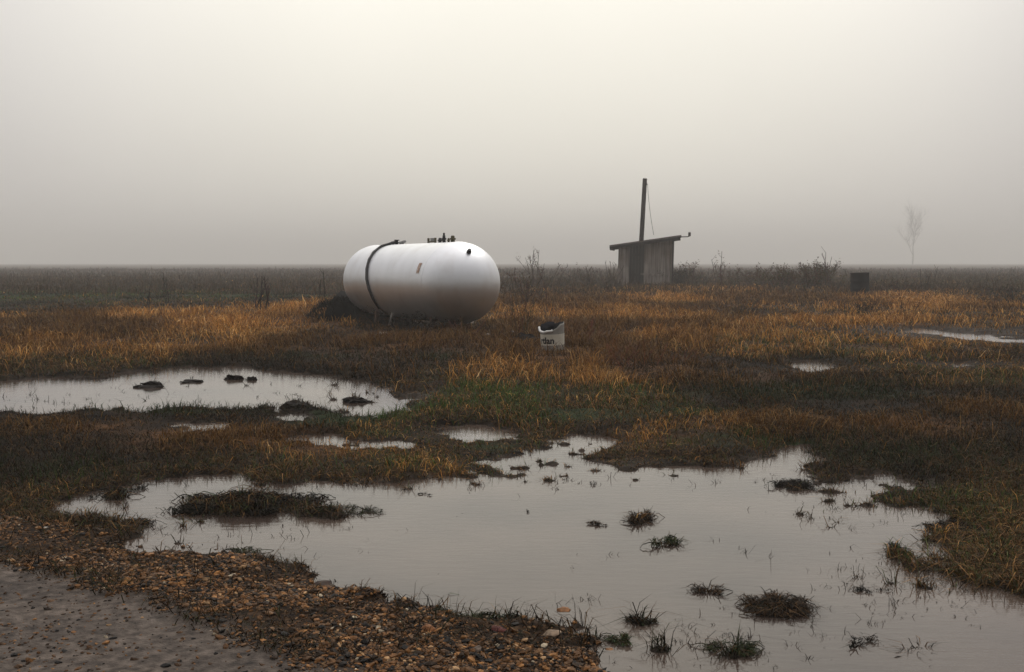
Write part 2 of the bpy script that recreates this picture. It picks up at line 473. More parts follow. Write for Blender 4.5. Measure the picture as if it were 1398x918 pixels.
def ground_material():
    m = mat('ground_soil', (.04, .03, .02), .75, 0, .12)
    t = nd(m, 'ShaderNodeTexCoord')
    ca = nd(m, 'ShaderNodeAttribute', attribute_name='Col')
    va = nd(m, 'ShaderNodeAttribute', attribute_name='Veg')
    cs = nd(m, 'ShaderNodeSeparateColor'); lk(m, ca.outputs['Color'], cs.inputs[0])
    vsn = nd(m, 'ShaderNodeSeparateColor'); lk(m, va.outputs['Color'], vsn.inputs[0])
    def noise(sc, det=6., stretch=None):
        n = nd(m, 'ShaderNodeTexNoise', Scale=sc, Detail=det)
        if stretch:
            mp = nd(m, 'ShaderNodeMapping'); mp.inputs['Scale'].default_value = stretch
            lk(m, t.outputs['Object'], mp.inputs[0]); lk(m, mp.outputs[0], n.inputs['Vector'])
        else: lk(m, t.outputs['Object'], n.inputs['Vector'])
        return n.outputs['Fac']
    def mixc(f, a, b):
        x = nd(m, 'ShaderNodeMix', data_type='RGBA')
        if f is None: x.inputs['Factor'].default_value = .5
        else: lk(m, f, x.inputs['Factor'])
        lk(m, a, x.inputs['A']); lk(m, b, x.inputs['B'])
        return x.outputs['Result']
    n1 = noise(3.2, 8.)
    soil = ramp(m, n1, [(.30, (.005, .004, .003)), (.48, (.012, .009, .006)), (.62, (.022, .014, .007)), (.75, (.011, .013, .006))]).outputs[0]
    sf = ramp(m, noise(70., 8.), [(.32, (.35, .33, .32)), (.5, (.9, .85, .8)), (.68, (2.1, 1.8, 1.4))]).outputs[0]
    sm = nd(m, 'ShaderNodeMix', data_type='RGBA', blend_type='MULTIPLY'); sm.inputs['Factor'].default_value = 1
    lk(m, soil, sm.inputs['A']); lk(m, sf, sm.inputs['B']); soil = sm.outputs['Result']
    dry = ramp(m, noise(14., 6.), [(.3, (.022, .011, .005)), (.5, (.075, .034, .012)), (.7, (.14, .068, .025))]).outputs[0]
    grn = ramp(m, noise(10., 6.), [(.3, (.007, .012, .004)), (.5, (.016, .025, .007)), (.7, (.028, .034, .011))]).outputs[0]
    # far field: stubble in long bands
    far = ramp(m, noise(1.0, 6., (.02, .11, .1)), [(.30, (.010, .008, .005)), (.47, (.044, .028, .016)), (.60, (.085, .054, .030)), (.72, (.018, .017, .009))]).outputs[0]
    sx = nd(m, 'ShaderNodeSeparateXYZ'); lk(m, t.outputs['Object'], sx.inputs[0])
    fr = nd(m, 'ShaderNodeMapRange'); fr.inputs['From Min'].default_value = 24; fr.inputs['From Max'].default_value = 40
    lk(m, sx.outputs['Y'], fr.inputs['Value'])
    c = mixc(fr.outputs[0], soil, far)
    def brk(f, sc, lo, hi):
        a_ = nd(m, 'ShaderNodeMath', operation='MULTIPLY_ADD')
        lk(m, noise(sc, 5.), a_.inputs[0]); a_.inputs[1].default_value = .9
        lk(m, f, a_.inputs[2])
        r = nd(m, 'ShaderNodeMapRange'); r.inputs['From Min'].default_value = lo; r.inputs['From Max'].default_value = hi
        lk(m, a_.outputs[0], r.inputs['Value'])
        return r.outputs[0]
    c = mixc(brk(vsn.outputs[0], 2.5, .65, 1.15), c, dry)
    c = mixc(brk(vsn.outputs[1], 2.5, .75, 1.2), c, grn)
    mud = ramp(m, noise(9., 8.), [(.3, (.016, .012, .009)), (.5, (.035, .027, .020)), (.7, (.065, .051, .040))]).outputs[0]
    c = mixc(brk(cs.outputs[2], 6., .85, 1.3), c, mud)
    grv = ramp(m, noise(45., 5.), [(.3, (.006, .004, .003)), (.48, (.022, .013, .007)), (.6, (.05, .028, .014)), (.75, (.11, .07, .04))]).outputs[0]
    c = mixc(cs.outputs[0], c, grv)
    road = ramp(m, noise(30., 10.), [(.28, (.030, .024, .020)), (.45, (.080, .064, .052)), (.6, (.125, .102, .084)), (.8, (.20, .165, .14))]).outputs[0]
    big = ramp(m, noise(2.2, 4.), [(.3, (.55, .55, .56)), (.7, (1.05, 1.03, 1.0))]).outputs[0]
    rx = nd(m, 'ShaderNodeMix', data_type='RGBA', blend_type='MULTIPLY'); rx.inputs['Factor'].default_value = 1
    lk(m, road, rx.inputs['A']); lk(m, big, rx.inputs['B'])
    c = mixc(cs.outputs[1], c, rx.outputs['Result'])
    lk(m, c, bsdf(m).inputs['Base Color'])
    # wet where the water has stood
    wr = nd(m, 'ShaderNodeMath', operation='MULTIPLY_ADD'); wr.inputs[1].default_value = .25; wr.inputs[2].default_value = 0; lk(m, cs.outputs[2], wr.inputs[0]); lk(m, cs.outputs[1], wr.inputs[2])
    rr = nd(m, 'ShaderNodeMapRange'); rr.inputs['To Min'].default_value = .95; rr.inputs['To Max'].default_value = .72
    lk(m, wr.outputs[0], rr.inputs['Value'])
    lk(m, rr.outputs[0], bsdf(m).inputs['Roughness'])
    b = nd(m, 'ShaderNodeBump', Strength=.4, Distance=.02)
    lk(m, noise(120., 8.), b.inputs['Height'])
    lk(m, b.outputs[0], bsdf(m).inputs['Normal'])
    return m
go = link('ground', me, ground_material())
tag(go, kind='structure')

# ------------------------------------------------------------------ water
def water_material():
    m = mat('muddy_water', (.13, .105, .078), .07, 0, .5)
    b = bsdf(m)
    b.inputs['IOR'].default_value = 1.33
    t = nd(m, 'ShaderNodeTexCoord')
    n = nd(m, 'ShaderNodeTexNoise', Scale=.9, Detail=5.)
    lk(m, t.outputs['Object'], n.inputs['Vector'])
    r = ramp(m, n.outputs['Fac'], [(.3, (.030, .022, .019)), (.7, (.105, .078, .060))])
    lk(m, r.outputs[0], b.inputs['Base Color'])
    mp = nd(m, 'ShaderNodeMapping'); mp.inputs['Scale'].default_value = (9, 26, 1)
    mp.inputs['Rotation'].default_value = (0, 0, R(12))
    lk(m, t.outputs['Object'], mp.inputs[0])
    n2 = nd(m, 'ShaderNodeTexNoise', Scale=1., Detail=4.)
    lk(m, mp.outputs[0], n2.inputs['Vector'])
    bp = nd(m, 'ShaderNodeBump', Strength=.3, Distance=.004)
    lk(m, n2.outputs['Fac'], bp.inputs['Height'])
    lk(m, bp.outputs[0], b.inputs['Normal'])
    return m
M_WATER = water_material()
rects = []
for poly, wd, nz, dep in PUDDLES:
    x0, y0 = poly.min(0) - (wd * 1.5 + nz); x1, y1 = poly.max(0) + (wd * 1.5 + nz)
    rects.append([x0, max(y0, 2.6), x1, y1])
again = True
while again:                            # sheets that would overlap become one
    again = False
    for i in range(len(rects)):
        for j in range(i + 1, len(rects)):
            a_, b_ = rects[i], rects[j]
            if a_[0] <= b_[2] and b_[0] <= a_[2] and a_[1] <= b_[3] and b_[1] <= a_[3]:
                rects[i] = [min(a_[0], b_[0]), min(a_[1], b_[1]), max(a_[2], b_[2]), max(a_[3], b_[3])]
                rects.pop(j); again = True; break
        if again: break
for x0, y0, x1, y1 in rects:
    me = bpy.data.meshes.new('water')
    me.from_pydata([(x0, y0, 0), (x1, y0, 0), (x1, y1, 0), (x0, y1, 0)], [], [(0, 1, 2, 3)])
    tag(link('water', me, M_WATER), kind='structure')

# ------------------------------------------------------------------ grass
def blade_arrays(base, h, w, az, lean, col, rng):
    n = len(base)
    d = np.stack([np.cos(az), np.sin(az), np.zeros(n)], 1)
    fa = rng.uniform(0, math.pi, n)
    s = np.stack([np.cos(fa), np.sin(fa), np.zeros(n)], 1) * (w * .5)[:, None]
    z = np.array([0, 0, 1.0])
    up1 = h * .55; up2 = h * (1 - .35 * np.clip(lean, 0, 2.2))
    p1 = base + d * (lean * h * .30)[:, None] + z * up1[:, None]
    p2 = base + d * (lean * h)[:, None] + z * up2[:, None]
    V = np.empty((n, 5, 3))
    V[:, 0] = base - s; V[:, 1] = base + s; V[:, 2] = p1 + s * .8; V[:, 3] = p1 - s * .8; V[:, 4] = p2
    o = np.arange(n)[:, None] * 5
    q = o + np.array([[0, 1, 2, 3]]); t = o + np.array([[3, 2, 4]])
    return V.reshape(-1, 3), q, t, np.repeat(col, 5, 0)
def blade_mesh(name, *a):
    V, q, t, c = blade_arrays(*a)
    return np_mesh(name, V, [q, t], c, False)

TANK_L, TANK_R = Vector((-2.45, 19.8, .80)), Vector((-.81, 16.6, .78))
TANK_R_RAD = .63
AX = (TANK_R - TANK_L); TLEN = AX.length; AX.normalize()
def tank_clear(x, y):
    p = np.stack([x - TANK_L.x, y - TANK_L.y], 1); a2 = np.array([AX.x, AX.y]); a2 /= np.hypot(*a2)
    s = np.clip(p @ a2, 0, TLEN); q = p - s[:, None] * a2
    return np.hypot(q[:, 0], q[:, 1])

def grass(name, n, kind, rng):
    m_ = int(n / 9)
    d = np.exp(rng.uniform(math.log(2.9), math.log(75), m_))
    if kind == 'dead': d[:int(m_ * .38)] = np.exp(rng.uniform(math.log(2.9), math.log(13), int(m_ * .38)))
    x = rng.uniform(-.72, .72, m_) * d
    # blades of one tuft stand together
    k = 9
    tr = (.025 + .006 * d)
    d = np.repeat(d, k) + rng.normal(0, 1, m_ * k) * np.repeat(tr, k)
    x = np.repeat(x, k) + rng.normal(0, 1, m_ * k) * np.repeat(tr, k)
    tid = np.repeat(rng.uniform(0, 1, m_), k)
    hgt, wet, gr, rd, shore = height(x, d, True)
    zd, zg, zb = zones(DRY, x, d), zones(GREEN, x, d), zones(BARE, x, d)
    nz = fbm(x * .9, d * .5, 61, 4); nz2 = fbm(x * 2.6, d * 1.6, 63, 3)
    if kind == 'dry':
        p = zd * sstep(.36, .62, nz2 * .6 + nz * .5) * 1.25 * (1 - .6 * zg)
        p = p + .10 * sstep(.55, .75, nz2)
    elif kind == 'green':
        p = zg * sstep(.30, .55, nz2) * 1.2 + .10 * sstep(.5, .7, nz)
    else:
        p = (1 - .55 * zd) * (1 - .55 * zg) * (.38 + .62 * sstep(.32, .62, nz * .5 + nz2 * .55))
    p = p * (1 - .85 * np.clip(zb, 0, 1)) * (1 - gr * .94) * (1 - rd)
    p = p * sstep(-.010, .006, hgt)
    ok = (rng.uniform(0, 1, len(x)) < p) & (tank_clear(x, d) > .15)
    x, d, hgt, tid, zd, wet, shore = x[ok], d[ok], hgt[ok], tid[ok], zd[ok], wet[ok], shore[ok]
    n = len(x)
    vary = fbm(x * 1.3, d * .8, 71, 3)
    u1 = rng.uniform(0, 1, n)
    if kind == 'dry':
        h = (.10 + .22 * tid * vary * 1.6) * rng.uniform(.55, 1.25, n) * (.55 + .55 * np.clip(zd, 0, 1))
        h *= np.where(d < 9, .62, 1.0)
        pal = np.array([[.31, .155, .038], [.22, .100, .024], [.39, .22, .068], [.12, .056, .016], [.44, .29, .13]])
        pk = rng.choice(5, n, p=[.32, .28, .13, .23, .04])
        lean = rng.uniform(.3, 1.5, n)
    elif kind == 'green':
        h = (.045 + .07 * tid) * rng.uniform(.6, 1.3, n)
        pal = np.array([[.036, .062, .013], [.022, .042, .009], [.056, .068, .016], [.075, .058, .018]])
        pk = rng.choice(4, n, p=[.4, .3, .2, .1])
        lean = rng.uniform(.2, 1.2, n)
    else:
        h = (.035 + .10 * tid ** 2 * vary * 1.6) * rng.uniform(.5, 1.3, n)
        pal = np.array([[.026, .015, .006], [.015, .011, .005], [.026, .031, .008], [.062, .031, .010], [.125, .066, .022]])
        pk = rng.choice(5, n, p=[.24, .17, .20, .25, .14])
        lean = rng.uniform(.5, 2.4, n)
        h = h * np.where(d < 10, .7, 1.0)
        far = sstep(33, 42, d)
        h = h * (1 + far * 2.0 * (x > 1.5))
    patch = fbm(x * .45 + 9, d * .28, 73, 4)
    col = pal[pk] * rng.uniform(.65, 1.35, (n, 1)) * (.65 + .8 * tid)[:, None] * (.45 + 1.2 * sstep(.36, .64, patch))[:, None]
    h = h * (1 - np.where(d < 9, .35, .62) * shore)
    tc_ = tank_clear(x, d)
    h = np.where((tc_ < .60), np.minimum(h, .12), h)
    col = np.where((tc_ < .50)[:, None], col * .6, col)  # grass beneath the tank coloured darker, its shade painted into the blades
    wd = np.maximum(.0038 if kind == 'dead' else .0026, .00062 * d) * rng.uniform(.6, 1.3, n)
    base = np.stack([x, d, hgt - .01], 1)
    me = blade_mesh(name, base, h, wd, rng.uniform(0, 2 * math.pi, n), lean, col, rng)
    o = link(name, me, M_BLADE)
    tag(o, kind='stuff')
    return n
c1 = grass('dry_grass', 800000, 'dry', np.random.default_rng(1))
c2 = grass('green_grass', 350000, 'green', np.random.default_rng(2))
c3 = grass('dead_grass', 1500000, 'dead', np.random.default_rng(3))
print('blades', c1, c2, c3)
for nm, lb, ct in (('dry_grass', 'orange brown dry winter grass over the wet field', 'grass'),
                   ('green_grass', 'short green grass in the low ground between puddles', 'grass'),
                   ('dead_grass', 'dark matted dead grass over the wet field', 'grass')):
    tag(bpy.data.objects[nm], lb, ct)

def stubble(n, rng):
    d = np.exp(rng.uniform(math.log(36), math.log(170), n)); x = rng.uniform(-.70, .70, n) * d
    ok = (fbm(x * .05, d * .12, 91, 4) + .25 * rng.uniform(-1, 1, n)) > .50
    x, d = x[ok], d[ok]; n = len(x)
    h = rng.lognormal(math.log(.20), .45, n); h = np.clip(h, .06, .75)
    pal = np.array([[.085, .050, .024], [.055, .034, .018], [.125, .076, .038], [.045, .038, .014]])
    col = pal[rng.choice(4, n, p=[.35, .3, .2, .15])] * rng.uniform(.6, 1.4, (n, 1))
    me = blade_mesh('field_stubble', np.stack([x, d, height(x, d) - .02], 1), h, .0007 * d * rng.uniform(.5, 1.4, n), rng.uniform(0, 6.3, n), rng.uniform(.1, 1.0, n), col, rng)
    tag(link('field_stubble', me, M_BLADE), 'brown stubble of the far field fading into fog', 'stubble', kind='stuff')
stubble(260000, np.random.default_rng(8))

# ------------------------------------------------------------------ gravel
def ico(sub):
    bm = bmesh.new(); bmesh.ops.create_icosphere(bm, subdivisions=sub, radius=1.0)
    bm.verts.ensure_lookup_table()
    v = np.array([q.co[:] for q in bm.verts]); f = np.array([[q.index for q in fc.verts] for fc in bm.faces])
    bm.free(); return v, f
ICO1, ICO2, ICO3 = ico(1), ico(2), ico(3)
PAL_ST = np.array([[.155, .070, .022], [.085, .042, .016], [.26, .125, .042], [.036, .022, .012], [.15, .085, .042], [.33, .20, .095], [.012, .010, .008], [.46, .38, .26]])
PW_ST = [.19, .21, .10, .19, .10, .035, .165, .01]
def pebbles(name, xs, ys, sz, sink, rng, darker=1.0):
    V0, F0 = ICO1
    n = len(xs)
    zz = height(xs, ys)
    V = np.repeat(V0[None], n, 0)
    V = V * rng.uniform(.72, 1.28, (n, len(V0), 1))
    V = V * (np.stack([rng.uniform(.8, 1.5, n), rng.uniform(.7, 1.1, n), rng.uniform(.4, .8, n)], 1) * sz[:, None])[:, None, :]
    a = rng.uniform(0, 2 * math.pi, n); ca, sa = np.cos(a)[:, None], np.sin(a)[:, None]
    X = V[:, :, 0] * ca - V[:, :, 1] * sa; Y = V[:, :, 0] * sa + V[:, :, 1] * ca
    t = rng.normal(0, .3, n)[:, None]
    Z = V[:, :, 2] + X * t
    V = np.stack([X + xs[:, None], Y + ys[:, None], Z + (zz + sz * sink)[:, None]], 2)
    Fc = (np.arange(n)[:, None, None] * len(V0) + F0[None]).reshape(-1, 3)
    col = PAL_ST[rng.choice(len(PAL_ST), n, p=PW_ST)] * rng.uniform(.6, 1.3, (n, 1)) * darker
    return np_mesh(name, V.reshape(-1, 3), [Fc], np.repeat(col, len(V0), 0), False)
rg = np.random.default_rng(5)
x0, y0 = GRAVEL.min(0); x1, y1 = GRAVEL.max(0)
gxs = rg.uniform(x0 - .2, x1 + .3, 290000); gys = rg.uniform(y0 - .2, y1 + .3, 290000)
sg = sdf(GRAVEL, gxs, gys) + .25 * (fbm(gxs * 5, gys * 5, 81, 3) - .5)
pr = sstep(-.10, .10, sg) * (.12 + .88 * sstep(.38, .62, fbm(gxs * 3.1, gys * 3.1, 83, 3)))
ok = (rg.uniform(0, 1, len(gxs)) < pr) & (gys > 2.55) & (height(gxs, gys) > -.02)
gxs, gys = gxs[ok][:78000], gys[ok][:78000]
szs = np.clip(rg.lognormal(math.log(.0035), .55, len(gxs)), .0017, .013)
o = link('gravel', pebbles('gravel', gxs, gys, szs, .25, rg), M_STONE)
tag(o, 'wet brown gravel bank between the road and the puddle', 'gravel', kind='stuff')
# grit pressed into the road
rx_ = rg.uniform(-3.2, .3, 30000); ry_ = rg.uniform(2.55, 5.4, 30000)
ok = (sdf(ROAD, rx_, ry_) > -.02) & (rg.uniform(0, 1, 30000) < .25 + .5 * sstep(.4, .65, fbm(rx_ * 3, ry_ * 3, 87, 3)))
rx_, ry_ = rx_[ok][:9000], ry_[ok][:9000]
szs = np.clip(rg.lognormal(math.log(.0042), .4, len(rx_)), .002, .012)
o = link('road_grit', pebbles('road_grit', rx_, ry_, szs, -.05, rg, .75), M_STONE)
tag(o, 'grit and small stones pressed into the grey dirt road', 'grit', kind='stuff')

def stone(u, v, wpx, label, col, group=None, flat=.5, name='stone', seed=0):
    rng = np.random.default_rng(seed + int(u * 7 + v))
    p = gp(u, v)
    s = wpx * p.y / F / 2
    V0, F0 = ICO2
    V = V0 * (1 + .55 * (fbm(V0[:, 0] * 1.9 + seed, V0[:, 1] * 1.9 + V0[:, 2] * 1.7, seed, 3) - .5)[:, None] * 2) * rng.uniform(.90, 1.08, (len(V0), 1))
    V = V * np.array([1, rng.uniform(.6, .95), flat]) * s
    a = rng.uniform(0, 6.3)
    V = V @ np.array([[math.cos(a), -math.sin(a), 0], [math.sin(a), math.cos(a), 0], [0, 0, 1]])
    me = np_mesh(name, V, [F0], np.tile(np.array(col) * .72, (len(V), 1)), False)
    o = link(name, me, M_STONE)
    o.location = (p.x, p.y, max(hz(p.x, p.y), -.01) + s * flat * .45)
    o.rotation_euler = (rng.normal(0, .15), rng.normal(0, .15), 0)
    return tag(o, label, 'stone', group)
stone(681, 876, 24, 'flat dark red stone lying on the gravel bank', (.13, .035, .028), flat=.28)
stone(585, 877, 20, 'rounded orange brown stone beside the dark red stone', (.30, .13, .05))
stone(771, 833, 22, 'orange stone at the water edge of the gravel point', (.30, .14, .055))
stone(753, 882, 26, 'pale tan flat stone near the end of the gravel bank', (.33, .24, .16), flat=.35)
stone(832, 886, 17, 'small orange stone among green weeds in the shallow water', (.28, .14, .06))
stone(215, 798, 24, 'long flat brown stone on the gravel above the road', (.20, .11, .055), flat=.3)
stone(205, 768, 15, 'round orange stone near the top of the gravel bank', (.34, .17, .07))
stone(63, 732, 6, 'tiny white stone on the dark upper end of the gravel', (.6, .57, .5))
stone(442, 800, 30, 'dark brown lump of stone at the gravel edge beside the water', (.05, .028, .018))
stone(652, 905, 16, 'grey brown stone low on the gravel bank', (.16, .12, .09))
gs = np.random.default_rng(23)
k = 0
while k < 36:
    u, v = gs.uniform(0, 850), gs.uniform(730, 915)
    p = gp(u, v)
    if sdf(GRAVEL, np.array([p.x]), np.array([p.y]))[0] < .03: continue
    c = PAL_ST[gs.choice(6, p=[.3, .2, .22, .1, .1, .08])] * gs.uniform(.7, 1.2)
    stone(u, v, gs.uniform(8, 13), 'brown rounded stone lying in the wet gravel bank', c, 'larger stones in the gravel bank', gs.uniform(.4, .65), seed=100 + k)
    k += 1

# ------------------------------------------------------------------ plants
PAL_DARK = np.array([[.008, .0065, .004], [.012, .008, .005], [.007, .009, .004], [.026, .015, .007]])
PAL_GRN = np.array([[.020, .036, .010], [.013, .024, .007], [.035, .042, .013], [.05, .036, .015]])
PAL_BRN = np.array([[.16, .08, .03], [.10, .055, .024], [.22, .12, .045], [.06, .036, .02]])
def clump(u, v, wpx, hpx, label, pal, n=160, lean=(.4, 1.6), cat='grass clump', name='grass_clump', group=None, seed=0, wid=.004, flat=.7, mat_=True):
    rng = np.random.default_rng(900 + seed + int(u))
    if mat_: v = v - .2 * hpx; wpx *= 1.15; hpx *= 1.15
    p = gp(u, v); rx = wpx * p.y / F / 2; hh = hpx * p.y / F
    ry = .5 * .8 * hpx * p.y ** 2 / (F * H) if mat_ else rx * flat
    if mat_: hh = min(hh * .55, .075)
    nc_ = max(4, int(n ** .5 * .8))
    ca = rng.uniform(0, 6.3, nc_); cr2 = np.sqrt(rng.uniform(0, 1, nc_)) * rng.uniform(.5, 1, nc_)
    ci = rng.integers(0, nc_, n)
    bx = (cr2 * np.cos(ca))[ci] * rx * .85 + rng.normal(0, .08, n) * rx
    by = (cr2 * np.sin(ca))[ci] * ry * .85 + rng.normal(0, .09, n) * ry
    sub = rng.uniform(.45, 1.1, nc_)[ci]
    z = height(bx + p.x, by + p.y)
    z = np.maximum(z, .002 if mat_ else -.02)
    g0 = hz(p.x, p.y)
    dirs = np.where(rng.uniform(0, 1, nc_) < .7, rng.choice([0.15, math.pi - .2, -.3, math.pi + .25], nc_), rng.uniform(0, 6.3, nc_))
    az = np.where(rng.uniform(0, 1, n) < .30, np.arctan2(by, bx), dirs[ci]) + rng.normal(0, .55, n)
    h = hh * (.80 if flat < .9 else 1) * rng.uniform(.3, 1.05, n) * sub * (1 - .3 * np.clip(np.abs(bx) / rx, 0, 1)) * np.where(rng.uniform(0, 1, n) < .1, 1.5, 1)
    base = np.stack([bx, by, z - g0 - (.0 if mat_ else .006)], 1)
    col = pal[rng.choice(len(pal), n)] * rng.uniform(.6, 1.4, (n, 1))
    lean_ = rng.uniform(*lean, n) + np.where(rng.uniform(0, 1, n) < .7, .8, 0)
    lean_ = np.clip(lean_, 0, 2.6)
    V, q_, t_, c_ = blade_arrays(base, h, wid * .8 * rng.uniform(.5, 1.4, n), az, lean_, col, rng)
    # long dead stalks that bow over and touch the water again
    na = max(1, int(n / 28)); sg_ = 7
    ai = rng.integers(0, n, na); b0 = base[ai]
    dr = az[ai]; ln = hh * rng.uniform(.5, 1.8, na); top_ = hh * rng.uniform(.1, .5, na)
    tt = np.linspace(0, 1, sg_)
    P = b0[:, None, :] + np.stack([np.cos(dr)[:, None] * ln[:, None] * tt, np.sin(dr)[:, None] * ln[:, None] * tt * .7, top_[:, None] * 4 * tt * (1 - tt) * (1.15 - .5 * tt)], 2)
    P = P + rng.normal(0, .035, P.shape) * hh
    ww = wid * .35
    A = P.copy(); A[:, :, 2] += ww; A[:, :, 1] -= ww * .5; B = P.copy(); B[:, :, 2] -= ww; B[:, :, 1] += ww * .5
    VV = np.stack([A, B], 2).reshape(na, sg_ * 2, 3)
    fo = np.array([[2 * k_, 2 * k_ + 1, 2 * k_ + 3, 2 * k_ + 2] for k_ in range(sg_ - 1)])
    fq = (np.arange(na)[:, None, None] * sg_ * 2 + fo[None]).reshape(-1, 4) + len(V)
    me = np_mesh(name, np.concatenate([V, VV.reshape(-1, 3)]), [np.concatenate([q_, fq]), t_], np.concatenate([c_, np.repeat(col[ai], sg_ * 2, 0)]), False)
    o = link(name, me, M_BLADE)
    o.location = (p.x, p.y, g0)
    return tag(o, label, cat, group)
clump(340, 698, 235, 40, 'large black clump of drowned grass forming an island in the puddle', PAL_DARK, 4180, (.5, 1.9), wid=.006, flat=.30, seed=1)
clump(365, 690, 120, 52, 'pale dry stems rising from the large grass island', PAL_BRN, 133, (.2, .9), wid=.0035, flat=.3, seed=2, mat_=False)
clump(455, 705, 130, 24, 'green and black grass sprig trailing off the island end', np.concatenate([PAL_DARK, PAL_GRN]), 798, (.8, 2.0), flat=.16, seed=3)
clump(160, 680, 80, 26, 'small dark tuft in the narrow water behind the bank', PAL_DARK, 494, (.6, 1.7), flat=.4, seed=4)
clump(150, 722, 120, 26, 'low dark grass hummock between bank and grass island', PAL_DARK, 798, (.5, 1.6), flat=.45, seed=5)
clump(1086, 669, 78, 24, 'dense black oval tuft standing near the far shore', PAL_DARK, 798, (.5, 1.7), flat=.4, seed=6)
clump(1152, 720, 30, 26, 'tiny round ring of rush blades in open water', PAL_DARK, 114, (.2, .8), seed=7, mat_=False, wid=.003)
clump(874, 714, 48, 30, 'brown matted clump leaning over in the middle of the puddle', np.concatenate([PAL_DARK, PAL_BRN * .5]), 456, (.5, 1.6), seed=8)
clump(815, 718, 40, 14, 'low brown sprig floating left of the matted clump', np.concatenate([PAL_DARK, PAL_BRN * .5]), 133, (.9, 2.0), flat=.4, seed=9)
clump(905, 748, 70, 30, 'star shaped green grass plant growing out of the water', PAL_GRN, 171, (.8, 1.8), seed=10, wid=.006)
clump(963, 811, 64, 24, 'arched dead grass stems looping over the water', np.concatenate([PAL_DARK, PAL_BRN * .4]), 190, (1.3, 2.2), flat=.35, seed=11)
clump(1060, 838, 122, 38, 'wide flattened mat of dead stalks in the near water', np.concatenate([PAL_DARK, PAL_BRN * .45]), 1520, (.9, 2.2), flat=.34, seed=12)
clump(998, 896, 80, 34, 'low green and brown tuft nearest the picture bottom', PAL_GRN, 494, (.7, 1.9), flat=.5, seed=13)
clump(872, 852, 66, 16, 'thin dark grass patch lying off the gravel point', np.concatenate([PAL_DARK, PAL_GRN]), 228, (1.0, 2.1), flat=.35, seed=14)
clump(1226, 762, 52, 30, 'black bushy clod at the edge of the grassy shore', PAL_DARK, 456, (.4, 1.6), seed=15)
clump(1190, 812, 60, 18, 'sparse dark sprigs in front of the grassy shore', PAL_DARK, 95, (.6, 1.8), seed=16)
clump(1172, 884, 90, 26, 'dark crossed stalks poking from the deep water', PAL_DARK, 87, (.9, 2.1), flat=.35, seed=17)
clump(1255, 886, 90, 46, 'upright dry stalks standing in the dark corner water', np.concatenate([PAL_DARK, PAL_BRN * .5]), 114, (.2, 1.5), flat=.5, seed=18, mat_=False)
clump(1300, 728, 90, 28, 'black grass spit reaching into the puddle', PAL_DARK, 798, (.5, 1.7), flat=.4, seed=19)
clump(597, 812, 26, 22, 'single small green weed at the top of the gravel', PAL_GRN * 1.5, 76, (.5, 1.4), seed=20, mat_=False, wid=.006)
clump(640, 856, 150, 24, 'low dark green grass strip growing on the gravel', PAL_GRN, 988, (.6, 1.7), flat=.22, seed=21)
clump(330, 760, 60, 20, 'faint green weeds where gravel meets the water', PAL_GRN, 228, (.6, 1.7), flat=.4, seed=22)
clump(850, 882, 60, 26, 'yellow green weeds on the wet gravel point', PAL_GRN * 1.2, 247, (.6, 1.7), flat=.5, seed=23)
clump(720, 700, 8, 8, 'single dark sprig alone in open water', PAL_DARK, 26, (.3, 1.2), seed=24)
clump(812, 664, 20, 10, 'few fine stalks by the far shore of the puddle', PAL_DARK, 34, (.5, 1.6), seed=25)
clump(575, 678, 34, 8, 'short dark twig-like sprig off the far shore', PAL_DARK, 57, (1.0, 2.1), flat=.3, seed=26)

def clod(u, v, wpx, hpx, label, group=None, seed=0):
    p = gp(u, v); s = wpx * p.y / F / 2; hh = hpx * p.y / F
    rng = np.random.default_rng(300 + seed)
    V0, F0 = ICO3
    nz_ = fbm(V0[:, 0] * 2.1 + seed, V0[:, 1] * 2.1 + V0[:, 2] * 1.7, seed, 5) + .5 * (fbm(V0[:, 0] * 6 + seed, V0[:, 1] * 6 + V0[:, 2] * 5, seed + 9, 3) - .5)
    V = V0 * (1 + 1.0 * (nz_ - .5)[:, None] * 1.6)
    V = V * np.array([s * .85, s * .6, hh * .8])
    t = empty('mud_clod', (p.x, p.y, 0.0), label=label, cat='mud clod', group=group)
    link('mud', np_mesh('mud', V, [F0], np.tile(np.array([.012, .009, .007]), (len(V), 1)), False), M_BLADE, t)
    n = int(60 + 500 * s)
    bx = np.clip(rng.normal(0, .4, n), -.8, .8) * s; by = np.clip(rng.normal(0, .3, n), -.6, .6) * s * .7
    col = PAL_DARK[rng.choice(4, n)] * rng.uniform(.5, 1.4, (n, 1))
    link('stalks', blade_mesh('stalks', np.stack([bx, by, np.full(n, -.01)], 1), hh * rng.uniform(.4, 1.5, n), np.full(n, .007), rng.uniform(0, 6.3, n), rng.uniform(.4, 2.2, n), col, rng), M_BLADE, t)
    return t
clod(319, 518, 24, 8, 'larger black clod of the pair in the far puddle', seed=1)
clod(343, 519, 16, 6, 'smaller black clod of the pair in the far puddle', seed=2)
clod(205, 528, 50, 7, 'long low black clod left of the clod pair', seed=3)
clod(485, 549, 40, 7, 'black clod beside the mirrored tank in the far puddle', seed=4)
clod(405, 557, 50, 10, 'humped black clod on the near shore of the far puddle', seed=5)
clod(362, 559, 26, 6, 'low dark clod left of the humped black clod', seed=6)
clod(262, 522, 36, 4, 'flat thin mud bar behind the long low clod', seed=7)

